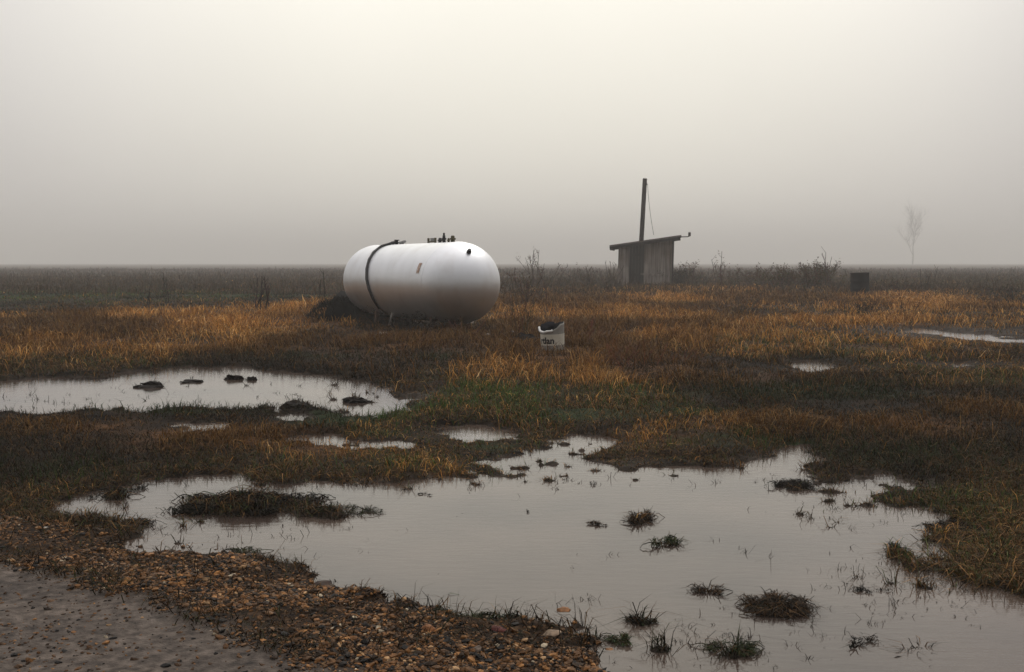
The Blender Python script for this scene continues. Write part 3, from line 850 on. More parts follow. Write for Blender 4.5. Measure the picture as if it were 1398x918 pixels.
# fine bits floating and sticking out of the water
rd_ = np.random.default_rng(77)
bx, by, bh = [], [], []
for _ in range(9000):
    u, v = rd_.uniform(100, 1398), rd_.uniform(640, 912)
    dens = .006 + .42 * math.exp(-((u - 1220) / 90) ** 2 - ((v - 800) / 45) ** 2) + .25 * math.exp(-((u - 300) / 160) ** 2 - ((v - 735) / 22) ** 2) \
        + .22 * math.exp(-((u - 1150) / 110) ** 2 - ((v - 690) / 22) ** 2) + .3 * math.exp(-((u - 950) / 110) ** 2 - ((v - 890) / 40) ** 2) + .2 * math.exp(-((v - 662) / 8) ** 2)
    if rd_.uniform() < dens:
        p = gp(u, v); bx.append(p.x); by.append(p.y)
for _ in range(900):
    u, v = rd_.uniform(0, 560), rd_.uniform(506, 562)
    if rd_.uniform() < .10 + .5 * math.exp(-((u - 60) / 120) ** 2 - ((v - 552) / 14) ** 2):
        p = gp(u, v); bx.append(p.x); by.append(p.y)
bx, by = np.array(bx), np.array(by)
okk = height(bx, by) < .0
bx, by = bx[okk], by[okk]
rep = np.clip(rd_.geometric(.28, len(bx)), 1, 18); bx = np.repeat(bx, rep); by = np.repeat(by, rep)
n = len(bx); bx = bx + rd_.normal(0, 1, n) * rd_.uniform(.003, .02, n); by = by + rd_.normal(0, 1, n) * rd_.uniform(.003, .03, n)
col = PAL_DARK[rd_.choice(4, n)] * rd_.uniform(.6, 1.5, (n, 1))
me = blade_mesh('plant_litter', np.stack([bx, by, np.full(n, -.004)], 1), np.clip(rd_.lognormal(math.log(.016), .6, n), .005, .07) * (.6 + by / 12), np.full(n, .0025) * (.5 + by / 8), rd_.uniform(0, 6.3, n),
                rd_.uniform(.3, 2.4, n), col, rd_)
tag(link('plant_litter', me, M_BLADE), 'fine dead stalks and bits sticking out of the puddles', 'plant litter', kind='stuff')

# weeds with woody stems
def weed(u, vbase, vtop, wpx, label, stems=8, twigs=5, col=(.05, .034, .022), y=None, cat='weed', group=None, leafy=0, seed=0, name='weed', th=1.0):
    rng = random.Random(500 + seed)
    p = at(u, vbase, y) if y else gp(u, vbase)
    g0 = hz(p.x, p.y)
    d = p.y; hh = (vbase - vtop) * d / F; rx = wpx * d / F / 2
    V, Fq, C = [], [], []
    minr = max(.0016, .00022 * d) * th
    def stick(pts, r0, r1, c):
        b = len(V); n = len(pts)
        for i, q in enumerate(pts):
            r = r0 + (r1 - r0) * i / (n - 1)
            for k_ in range(3):
                a = k_ * 2.0944
                V.append((q[0] + math.cos(a) * r, q[1] + math.sin(a) * r, q[2])); C.append(c)
        for i in range(n - 1):
            for k_ in range(3):
                Fq.append((b + i * 3 + k_, b + i * 3 + (k_ + 1) % 3, b + i * 3 + 3 + (k_ + 1) % 3, b + i * 3 + 3 + k_))
    leaves = []
    for s in range(stems):
        bx_ = rng.gauss(0, .35) * rx; by_ = rng.gauss(0, .3) * rx
        tx = bx_ + rng.gauss(0, .45) * rx; ty = by_ + rng.gauss(0, .3) * rx
        hs = hh * (rng.uniform(.55, 1.0) if s else 1.0)
        cc = tuple(q * rng.uniform(.7, 1.4) for q in col)
        pts = [(bx_ + (tx - bx_) * t + rng.gauss(0, .012) * hs, by_ + (ty - by_) * t, -.02 + hs * t) for t in (0, .25, .5, .75, 1)]
        stick(pts, minr * 1.9, minr, cc)
        for t_ in range(twigs):
            i = rng.randint(1, 3); f = rng.random()
            q = [pts[i][k_] + (pts[i + 1][k_] - pts[i][k_]) * f for k_ in range(3)]
            ln = hs * rng.uniform(.10, .28); a = rng.uniform(0, 6.3)
            e = (q[0] + math.cos(a) * ln * .6, q[1] + math.sin(a) * ln * .6, q[2] + ln * .75)
            stick([q, [(q[k_] + e[k_]) / 2 + rng.gauss(0, .02) * ln for k_ in range(3)], e], minr, minr * .7, cc)
            leaves.append(e); leaves.append([(q[k_] + e[k_]) / 2 for k_ in range(3)])
    faces = [np.array(Fq)]
    if leafy:
        lf = []
        sz = max(.012, .0011 * d)
        for e in leaves:
            for _ in range(leafy):
                b = len(V); c = tuple(q * rng.uniform(.7, 1.6) for q in (col[0] * 1.5, col[1] * 1.35, col[2] * 1.1))
                o_ = [e[k_] + rng.gauss(0, 1.4) * sz for k_ in range(3)]
                a1 = Vector((rng.gauss(0, 1), rng.gauss(0, 1), rng.gauss(0, 1))).normalized() * sz
                a2 = Vector((rng.gauss(0, 1), rng.gauss(0, 1), rng.gauss(0, 1))).normalized() * sz * .7
                for q in (a1, a2, -a1): V.append((o_[0] + q.x, o_[1] + q.y, max(o_[2] + q.z, 0))); C.append(c)
                lf.append((b, b + 1, b + 2))
        faces.append(np.array(lf))
    me = np_mesh(name, np.array(V), faces, np.array(C), False)
    o = link(name, me, M_BLADE)
    o.location = (p.x, p.y, g0)
    return tag(o, label, cat, group)
BR = (.055, .034, .022)
weed(734, 392, 342, 46, 'tall branching brown weed right of the white tank', 10, 6, BR, seed=1, leafy=1)
weed(722, 420, 372, 60, 'dense low brown weeds at the right end of the tank', 16, 6, BR, seed=2, leafy=2)
weed(345, 424, 380, 34, 'dark leafless weed left of the twin stems in the field', 3, 3, (.03, .024, .018), seed=3, th=1.5)
weed(364, 428, 378, 40, 'tallest dark weed with forked top in the open field', 4, 5, (.03, .024, .018), seed=4, th=1.6)
weed(440, 428, 376, 14, 'thin straight dark stem beside the brush heap', 2, 4, (.03, .024, .018), seed=5, th=1.3)
weed(228, 416, 374, 26, 'faint thin weed standing in the far left field', 3, 3, (.04, .03, .02), seed=6)
weed(205, 424, 396, 20, 'short dark weed in the left field grass', 3, 3, (.035, .026, .018), seed=7)
weed(168, 482, 458, 30, 'small dead weed near the far puddle', 4, 3, (.04, .026, .018), seed=8)
weed(985, 392, 344, 26, 'tall reddish weed right of the shed', 6, 6, (.075, .042, .028), seed=9, leafy=1)
weed(948, 392, 360, 50, 'low brown weeds against the shed corner', 14, 6, (.06, .04, .026), seed=10, leafy=3)
weed(925, 392, 370, 44, 'dark round bush at the shed foot', 24, 8, (.022, .020, .015), seed=11, leafy=3, cat='bush', name='bush')
weed(1108, 398, 360, 72, 'broad brown bush left of the dark drum', 42, 9, (.055, .038, .022), seed=12, leafy=4, cat='bush', name='bush')
weed(1066, 398, 368, 60, 'lower brown bush between tall weed and broad bush', 22, 8, (.055, .040, .024), seed=13, leafy=4, cat='bush', name='bush')
weed(1132, 398, 346, 30, 'spindly bare weed above the broad bush', 4, 5, (.055, .036, .026), seed=14)
weed(1020, 394, 366, 60, 'scrubby weeds behind the orange grass', 20, 7, (.055, .04, .026), seed=15, leafy=3)
weed(1222, 402, 380, 50, 'short dark weeds right of the drum', 14, 6, (.04, .03, .02), seed=16, leafy=1)
weed(1262, 402, 368, 30, 'thin tall weed farther right than the drum', 5, 4, (.05, .036, .026), seed=17)
weed(800, 392, 366, 60, 'low mixed weeds left of the shed', 18, 6, (.05, .032, .022), seed=18, leafy=1)
weed(835, 394, 358, 24, 'upright weeds at the left shed corner', 9, 5, (.06, .038, .026), seed=19)
weed(715, 466, 404, 46, 'brown weeds between tank and pail', 16, 6, (.10, .055, .028), seed=20)
weed(800, 470, 436, 70, 'reddish dry weeds right of the broken pail', 26, 6, (.13, .060, .028), seed=21)
weed(855, 505, 466, 110, 'large spread of reddish dry weeds in front of the pail', 40, 6, (.14, .062, .026), seed=22)
weed(940, 500, 470, 80, 'reddish weeds at the edge of the bare ground', 26, 6, (.12, .056, .026), seed=23)
weed(630, 466, 436, 60, 'dry stems in front of the tank legs', 16, 5, (.13, .075, .035), seed=24)
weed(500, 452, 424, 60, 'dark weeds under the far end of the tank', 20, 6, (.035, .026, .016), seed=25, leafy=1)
weed(1010, 432, 408, 80, 'dark brown weeds among the orange grass', 22, 5, (.06, .036, .02), seed=26)
weed(1190, 436, 410, 120, 'dark low weeds in front of the drum', 36, 6, (.03, .026, .016), seed=27, leafy=1)
weed(1370, 420, 392, 80, 'dark weeds at the right edge of the field', 22, 6, (.032, .026, .018), seed=28, leafy=1)

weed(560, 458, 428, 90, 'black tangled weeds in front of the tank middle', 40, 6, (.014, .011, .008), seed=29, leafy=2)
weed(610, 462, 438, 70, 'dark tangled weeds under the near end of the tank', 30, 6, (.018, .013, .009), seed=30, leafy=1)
# ------------------------------------------------------------------ brush heap beside the tank
def brush_heap():
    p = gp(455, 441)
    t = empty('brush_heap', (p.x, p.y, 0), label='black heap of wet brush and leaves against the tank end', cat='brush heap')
    V0, F0 = ico(3)
    V = V0.copy(); V = V[:, :]
    V = V * (1 + .5 * (fbm(V0[:, 0] * 2 + 3, V0[:, 1] * 2 + V0[:, 2] * 1.5, 5, 4) - .5)[:, None] * 2)
    V = V * np.array([.78, .55, .52]) + np.array([.50, .30, .0])
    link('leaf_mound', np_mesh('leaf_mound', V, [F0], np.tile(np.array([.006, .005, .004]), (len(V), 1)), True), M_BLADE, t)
    rng = np.random.default_rng(4)
    n = 1500
    a = rng.uniform(0, 6.3, n); r = np.sqrt(rng.uniform(0, 1, n))
    bx, by = .42 + .95 * r * np.cos(a), .28 + .6 * r * np.sin(a)
    bz = .46 * np.sqrt(np.clip(1 - r * r, 0, 1)) * .9
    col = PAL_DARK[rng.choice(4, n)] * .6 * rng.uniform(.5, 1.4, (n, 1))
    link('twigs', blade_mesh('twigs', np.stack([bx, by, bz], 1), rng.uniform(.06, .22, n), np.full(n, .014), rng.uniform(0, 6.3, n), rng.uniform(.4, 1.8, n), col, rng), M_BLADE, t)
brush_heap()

# ------------------------------------------------------------------ the propane tank
def propane_tank():
    mid = (TANK_L + TANK_R) / 2
    yaw = math.atan2(AX.y, AX.x)
    t = empty('propane_tank', (mid.x, mid.y, 0), yaw, label='long silver white gas storage tank lying in the dry grass', cat='storage tank')
    zc = mid.z; r = TANK_R_RAD; hl = TLEN / 2
    M_T = mat('tank_paint', (.78, .77, .74), .42, .90, .5)
    tc_ = nd(M_T, 'ShaderNodeTexCoord')
    n1 = nd(M_T, 'ShaderNodeTexNoise', Scale=1.8, Detail=8.)
    mp = nd(M_T, 'ShaderNodeMapping'); mp.inputs['Scale'].default_value = (1.4, 1.4, .8)
    lk(M_T, tc_.outputs['Object'], mp.inputs[0]); lk(M_T, mp.outputs[0], n1.inputs['Vector'])
    cr_ = ramp(M_T, n1.outputs['Fac'], [(.25, (.70, .70, .69)), (.45, (.79, .81, .82)), (.7, (.84, .86, .875))])
    lk(M_T, cr_.outputs[0], bsdf(M_T).inputs['Base Color'])
    n2 = nd(M_T, 'ShaderNodeTexNoise', Scale=2.2, Detail=2.)
    lk(M_T, tc_.outputs['Object'], n2.inputs['Vector'])
    b_ = nd(M_T, 'ShaderNodeBump', Strength=.05, Distance=.02)
    lk(M_T, n2.outputs['Fac'], b_.inputs['Height']); lk(M_T, b_.outputs[0], bsdf(M_T).inputs['Normal'])
    RX = Matrix.Rotation(math.pi / 2, 4, 'Y')
    prof = [(r * math.sin(a), -hl - r * math.cos(a)) for a in np.linspace(0, math.pi / 2, 20)]
    prof += [(r, zz) for zz in np.linspace(-hl, hl, 14)[1:-1]]
    prof += [(r * math.cos(a), hl + r * math.sin(a)) for a in np.linspace(0, math.pi / 2, 20)]
    prof[0] = (0, prof[0][1]); prof[-1] = (0, prof[-1][1])
    bm = bmesh.new(); add_lathe(bm, prof, 72, Matrix.Translation((0, 0, zc)) @ RX)
    link('shell', bm_mesh('shell', bm, True), M_T, t)
    for s in (-hl, hl):
        bm = bmesh.new()
        pr = [(r - .004, -.02), (r + .0025, -.012), (r + .0035, 0), (r + .0025, .012), (r - .004, .02)]
        add_lathe(bm, pr, 72, Matrix.Translation((s, 0, zc)) @ RX)
        link('weld_seam', bm_mesh('weld_seam', bm, True), M_T, t)
    M_BLK = noisy('black_rubber', [(.3, (.012, .012, .012)), (.7, (.03, .03, .03))], 8, .55)
    M_GRY = noisy('galvanised', [(.3, (.22, .22, .21)), (.7, (.36, .36, .34))], 12, .5, metal=.4)
    M_BRS = noisy('dull_brass', [(.3, (.05, .045, .02)), (.7, (.12, .10, .04))], 20, .5, metal=.3)
    M_RUST = noisy('rusty_steel', [(.3, (.03, .018, .012)), (.55, (.10, .045, .02)), (.75, (.16, .08, .04))], 9, .8, bump=.3)
    def sp(s, phi, rr=r):          # a point on the shell: distance from the far seam, angle from the top towards the viewer
        return Vector((s - hl, -rr * math.sin(phi), zc + rr * math.cos(phi)))
    def hit(u, v):                  # where a sight line meets the shell, in the tank's own coordinates
        d = ray(u, v); inv = (Matrix.Translation((mid.x, mid.y, 0)) @ Matrix.Rotation(yaw, 4, 'Z')).inverted()
        tt = 10.0
        while tt < 24:
            q = inv @ (Vector((0, 0, H)) + d * tt)
            s_ = max(-hl, min(hl, q.x))
            if (q - Vector((s_, 0, zc))).length < r: break
            tt += .005
        return q
    # hose: from the valve over the side, then back under the belly
    pts = []
    def hp(u, v, off=.02):
        q = hit(u, v); a_ = math.atan2(-q.y, q.z - zc)
        return Vector((q.x, -(r + off) * math.sin(a_), zc + (r + off) * math.cos(a_)))
    g_ = [hp(*uv) for uv in ((521,338),(511,346),(505,356),(502,368),(502,381),(505,394),(511,408),(519,420))]
    x0_ = g_[0].x
    pts = [Vector((x0_ + .05, .03, zc + r + .055)), Vector((x0_ + .04, -.02, zc + r + .04))] + g_
    s0 = x0_ + hl + .05
    bm = bmesh.new(); add_tube(bm, pts, .024, 10)
    link('hose', bm_mesh('hose', bm, True), M_BLK, t)
    pts = [hp(*uv, .015) for uv in ((519,420),(529,428),(541,434),(555,437),(572,438))]
    bm = bmesh.new(); add_tube(bm, pts, .012, 8)
    link('copper_line', bm_mesh('copper_line', bm, True), M_RUST, t)
    # fittings on top
    def top(s): return Vector((s - hl, 0, zc + r))
    def fitting(name, s, h_, rad, m, cap=None):
        bm = bmesh.new()
        pr = [(0, -.02), (rad * .8, -.02), (rad * .8, h_ * .35), (rad * 1.15, h_ * .38), (rad * 1.15, h_ * .6), (rad * .7, h_ * .64), (rad * .7, h_ * .92), (rad * .5, h_), (0, h_)]
        add_lathe(bm, pr, 14, Matrix.Translation(top(s)))
        return link(name, bm_mesh(name, bm, False), m, t)
    fitting('fill_cap', s0 - .14, .06, .055, M_GRY)
    v = fitting('valve', s0 + .03, .065, .035, M_BLK)
    bm = bmesh.new(); add_lathe(bm, [(0, .065), (.045, .065), (.05, .073), (.045, .081), (0, .081)], 14, Matrix.Translation(top(s0 + .03)))
    link('handwheel', bm_mesh('handwheel', bm), M_BLK, v)
    fitting('valve', s0 + .26, .04, .05, M_GRY)
    bm = bmesh.new(); add_tube(bm, [top(s0 + .19) + Vector((0, 0, .03)), top(s0 + .42) + Vector((0, 0, .045))], .022, 10)
    link('valve_pipe', bm_mesh('valve_pipe', bm, True), M_GRY, t)
    # open metal guard of the gauge: two posts, back plate and rails
    gpt = empty_part = None
    bm = bmesh.new()
    gx, gw, gh = 2.53, .28, .085
    for sx in (-1, 1): add_box(bm, top(gx) + Vector((sx * gw / 2, 0, gh / 2 - .015)), (.028, .03, gh + .02))
    add_box(bm, top(gx) + Vector((0, 0, .018)), (gw - .028, .028, .022))
    link('gauge_guard', bm_mesh('gauge_guard', bm), M_BRS, t)
    bm = bmesh.new(); add_box(bm, top(gx) + Vector((.01, .02, .055)), (gw - .06, .01, .05), bevel=.003)
    link('gauge_plate', bm_mesh('gauge_plate', bm), M_GRY, t)
    fitting('valve', 2.86, .075, .034, M_BLK)
    v = fitting('relief_valve', 3.02, .115, .034, M_BLK)
    bm = bmesh.new(); add_lathe(bm, [(0, .11), (.016, .11), (.016, .15), (0, .15)], 10, Matrix.Translation(top(3.02)))
    link('vent_stack', bm_mesh('vent_stack', bm), M_BLK, v)
    fitting('valve', 3.20, .065, .022, M_BRS)
    v = fitting('filler_valve', 3.36, .10, .042, M_BRS)
    # coupling on the near head
    c = Vector((hl, 0, zc))
    q = (hit(640, 345) - c).normalized().to_track_quat('Z', 'Y')
    bm = bmesh.new()
    add_lathe(bm, [(0, r - .02), (.036, r - .02), (.036, r + .03), (.026, r + .035), (.026, r + .06), (0, r + .06)], 14, Matrix.Translation(c) @ q.to_matrix().to_4x4())
    link('coupling', bm_mesh('coupling', bm), M_BLK, t)
    # weathered warning label on the flank
    q = hit(572, 366); sl = q.x + hl; ph0 = math.atan2(-q.y, q.z - zc) - .17
    bm = bmesh.new(); nn = 8
    g = []
    for i in range(nn + 1):
        ph = ph0 + .04 + .27 * i / nn
        g.append([bm.verts.new(sp(sl + dx, ph, r + .004)) for dx in (-.055, .055)])
    for i in range(nn): bm.faces.new((g[i][0], g[i][1], g[i + 1][1], g[i + 1][0]))
    M_L = noisy('faded_label', [(.35, (.60, .55, .49)), (.45, (.42, .26, .18)), (.62, (.45, .28, .19)), (.7, (.66, .61, .55))], 14, .6, detail=2)
    link('warning_label', bm_mesh('warning_label', bm, True), M_L, t)
    # two saddles and the pale pipe under the belly
    for s in (.75, TLEN - .35):
        x_ = s - hl
        bm = bmesh.new()
        for sy in (-1, 1):
            add_box(bm, (x_, sy * .30, .13), (.10, .07, .42), bevel=.006)
            add_box(bm, (x_, sy * .30, -.02), (.26, .20, .06), bevel=.006)
        add_box(bm, (x_, 0, .115), (.06, .53, .05), bevel=.004)
        link('saddle', bm_mesh('saddle', bm), M_RUST, t)
    bm = bmesh.new(); x_ = 1.55 - hl
    add_tube(bm, [(x_, -.30, zc - .52), (x_ + .02, -.36, .10), (x_ + .02, -.38, -.03)], .028, 10)
    link('drain_pipe', bm_mesh('drain_pipe', bm, True), noisy('pale_steel', [(.3, (.22, .20, .18)), (.7, (.36, .33, .29))], 10, .6), t)
propane_tank()

# ------------------------------------------------------------------ broken pail
def pail():
    p = gp(755, 478, .03)
    g0 = hz(p.x, p.y)
    t = empty('plastic_pail', (p.x, p.y, g0 - .02), R(-4), label='broken white plastic pail with torn rim and black letters', cat='pail')
    t.rotation_euler = (R(2), R(-3), R(8))
    k = p.y / F
    r0, r1, hh = 15.5 * k, 17 * k, 41 * k
    n = 48
    def rim(a):        # the torn rim: low towards the viewer's left, high behind
        c = math.cos(a - R(232))
        return hh * (.88 + .07 * math.cos(a) - .17 * max(0, c) ** 2 + .015 * math.sin(5 * a) + .012 * math.sin(11 * a))
    M_W = noisy('pail_plastic', [(.3, (.42, .40, .35)), (.7, (.60, .57, .50))], 9, .5, bump=.1)
    M_G = noisy('pail_grey', [(.3, (.20, .19, .165)), (.7, (.30, .285, .25))], 9, .6)
    M_D = mat('pail_inside', (.016, .016, .02), .8, 0, .1)  # near-black inner wall, the shade inside the pail put into its colour
    bm = bmesh.new()
    rows = 14; g = []
    for i in range(rows + 1):
        f = i / rows; ring = []
        for j in range(n):
            a = 2 * math.pi * j / n
            z = rim(a) * f
            r = r0 + (r1 - r0) * (z / hh)
            ring.append(bm.verts.new((r * math.cos(a), r * math.sin(a), z)))
        g.append(ring)
    inn = []
    for i in range(rows, -1, -1):
        f = i / rows; ring = []
        for j in range(n):
            a = 2 * math.pi * j / n
            z = max(rim(a) * f, .012)
            r = r0 + (r1 - r0) * (z / hh) - .006
            ring.append(bm.verts.new((r * math.cos(a), r * math.sin(a), z)))
        inn.append(ring)
    allr = g + inn
    for i in range(len(allr) - 1):
        for j in range(n):
            f = bm.faces.new((allr[i][j], allr[i][(j + 1) % n], allr[i + 1][(j + 1) % n], allr[i + 1][j]))
            f.material_index = 1 if i > rows else 0
    bm.faces.new(inn[-1]); bm.faces.new(g[0][::-1])
    me = bpy.data.meshes.new('wall')
    bmesh.ops.recalc_face_normals(bm, faces=bm.faces[:])
    for f in bm.faces: f.smooth = True
    bm.to_mesh(me); bm.free()
    me.materials.append(M_G); me.materials.append(M_D)
    link('wall', me, None, t)
    # thick rolled lip that is left on one side, and a dark torn flap across the mouth
    bm = bmesh.new()
    pts = []
    for a in np.linspace(R(165), R(262), 12):
        pts.append(((r1 + .004) * math.cos(a), (r1 + .004) * math.sin(a), rim(a) + .004))
    add_tube(bm, pts, .014, 8)
    link('rim', bm_mesh('rim', bm, True), noisy('pail_rim', [(.3, (.62, .61, .58)), (.7, (.74, .73, .70))], 9, .4), t)
    bm = bmesh.new()
    L_ = []
    for i in range(9):
        f = i / 8; a0 = R(188) - f * R(120)
        pr_ = r1 * .93
        z = rim(a0) + .004 + .022 * math.sin(f * 3.1)
        L_.append((bm.verts.new((pr_ * math.cos(a0), pr_ * math.sin(a0), z)), bm.verts.new((pr_ * .55 * math.cos(a0 - .1), pr_ * .55 * math.sin(a0 - .1) - .03, z - .05)),
                   bm.verts.new((pr_ * .58 * math.cos(a0 - .1), pr_ * .58 * math.sin(a0 - .1) - .03, z - .042)), bm.verts.new((pr_ * 1.0 * math.cos(a0), pr_ * 1.0 * math.sin(a0), z + .008))))
    for p0, p1 in zip(L_, L_[1:]):
        for q in range(4): bm.faces.new((p0[q], p0[(q + 1) % 4], p1[(q + 1) % 4], p1[q]))
    bm.faces.new(L_[0]); bm.faces.new(L_[-1][::-1])
    link('torn_lid', bm_mesh('torn_lid', bm, True), noisy('dark_lid', [(.3, (.004, .004, .006)), (.7, (.010, .010, .014))], 9, .9, spec=.05), t)
    # printed band: cream paper round the front
    def pr(a, z, off): 
        r = r0 + (r1 - r0) * (z / hh) + off
        return Vector((r * math.cos(a), r * math.sin(a), z))
    z0, z1 = hh * .23, hh * .60
    bm = bmesh.new(); a = np.linspace(R(178), R(362), 30); rows = []
    for z in (z0, (z0 + z1) / 2, z1): rows.append([bm.verts.new(pr(q, z, .002)) for q in a])
    for i in range(2):
        for j in range(29): bm.faces.new((rows[i][j], rows[i][j + 1], rows[i + 1][j + 1], rows[i + 1][j]))
    band = link('label_band', bm_mesh('label_band', bm, True), noisy('label_paper', [(.3, (.56, .53, .43)), (.7, (.66, .63, .53))], 12, .55), t)
    # lettering bent round the pail
    cu = bpy.data.curves.new('letters', 'FONT')
    cu.body = 'rtlan'; cu.size = (z1 - z0) * .80; cu.offset = .004; cu.resolution_u = 4
    to = bpy.data.objects.new('letters', cu); COL.objects.link(to)
    bpy.context.view_layer.update()
    dg = bpy.context.evaluated_depsgraph_get()
    me = bpy.data.meshes.new_from_object(to.evaluated_get(dg))
    bpy.data.objects.remove(to)
    bm = bmesh.new(); bm.from_mesh(me)
    bmesh.ops.subdivide_edges(bm, edges=[e for e in bm.edges if e.calc_length() > .02], cuts=2, use_grid_fill=True)
    a0 = R(191); zb = z0 + (z1 - z0) * .18
    for v in bm.verts:
        v.co = pr(a0 + v.co.x / r0 * .92, zb + v.co.y, .0045)
    bmesh.ops.triangulate(bm, faces=bm.faces[:])
    link('lettering', bm_mesh('lettering', bm), mat('black_print', (.015, .015, .02), .5), band)
pail()

# black sheet standing in for shade beside the pail, and scraps near the tank
def scrap(u, v, wpx, hpx, label, col, seed, name='scrap', cat='scrap', th=.004):
    p = gp(u, v); rng = random.Random(seed)
    s = wpx * p.y / F; hh = hpx * p.y / F
    bm = bmesh.new(); n = 6; G = []
    for i in range(n + 1):
        G.append([bm.verts.new(((i / n - .5) * s * (1 + rng.uniform(-.1, .1)), (j / n - .5) * s * .8 * (1 + rng.uniform(-.15, .15)), rng.uniform(0, 1) * hh * (1 - abs(i / n - .5) * 1.2))) for j in range(n + 1)])
    for i in range(n):
        for j in range(n): bm.faces.new((G[i][j], G[i + 1][j], G[i + 1][j + 1], G[i][j + 1]))
    r = bmesh.ops.solidify(bm, geom=bm.faces[:], thickness=th)
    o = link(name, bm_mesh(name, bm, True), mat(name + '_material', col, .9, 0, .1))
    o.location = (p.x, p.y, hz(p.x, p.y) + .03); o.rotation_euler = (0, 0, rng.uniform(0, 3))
    return tag(o, label, cat)
scrap(722, 470, 44, 9, 'black crumpled sheet added as the shaded hollow beside the broken pail', (.006, .006, .007), 3, 'shade_sheet', 'shade sheet')
scrap(700, 461, 8, 4, 'small white scrap left of the black shade sheet', (.55, .53, .5), 4, 'paper_scrap', 'paper scrap')
scrap(642, 447, 14, 6, 'pale paper scrap in the grass under the near tank end', (.5, .47, .42), 5, 'paper_scrap', 'paper scrap')
scrap(523, 460, 12, 4, 'pale paper scrap in the grass under the far tank end', (.42, .40, .37), 6, 'paper_scrap', 'paper scrap')
scrap(666, 464, 10, 4, 'dull paper scrap between tank and pail', (.36, .33, .3), 7, 'paper_scrap', 'paper scrap')

# ------------------------------------------------------------------ shed
def wood(name, a, b, c, rough=.85):
    m = mat(name, a, rough, 0, .25)
    t = nd(m, 'ShaderNodeTexCoord')
    mp = nd(m, 'ShaderNodeMapping'); mp.inputs['Scale'].default_value = (9, 9, .5)
    lk(m, t.outputs['Object'], mp.inputs[0])
    n = nd(m, 'ShaderNodeTexNoise', Scale=1.6, Detail=8.)
    lk(m, mp.outputs[0], n.inputs['Vector'])
    r = ramp(m, n.outputs['Fac'], [(.3, a), (.5, b), (.72, c)])
    n3 = nd(m, 'ShaderNodeTexNoise', Scale=.9, Detail=4.)
    lk(m, t.outputs['Object'], n3.inputs['Vector'])
    r3 = ramp(m, n3.outputs['Fac'], [(.35, (.55, .5, .45)), (.65, (1.1, 1.1, 1.1))])
    x = nd(m, 'ShaderNodeMix', data_type='RGBA', blend_type='MULTIPLY'); x.inputs['Factor'].default_value = 1
    lk(m, r.outputs[0], x.inputs['A']); lk(m, r3.outputs[0], x.inputs['B'])
    lk(m, x.outputs['Result'], bsdf(m).inputs['Base Color'])
    b_ = nd(m, 'ShaderNodeBump', Strength=.5, Distance=.01)
    lk(m, n.outputs['Fac'], b_.inputs['Height']); lk(m, b_.outputs[0], bsdf(m).inputs['Normal'])
    return m
M_GREYWOOD = wood('weathered_boards', (.085, .072, .064), (.28, .245, .215), (.48, .43, .39))
M_DARKWOOD = wood('dark_boards', (.012, .010, .009), (.028, .023, .02), (.05, .042, .036))
M_TIN = noisy('rusty_tin', [(.3, (.06, .05, .045)), (.5, (.13, .115, .105)), (.7, (.10, .06, .04))], 3, .65, metal=.1)

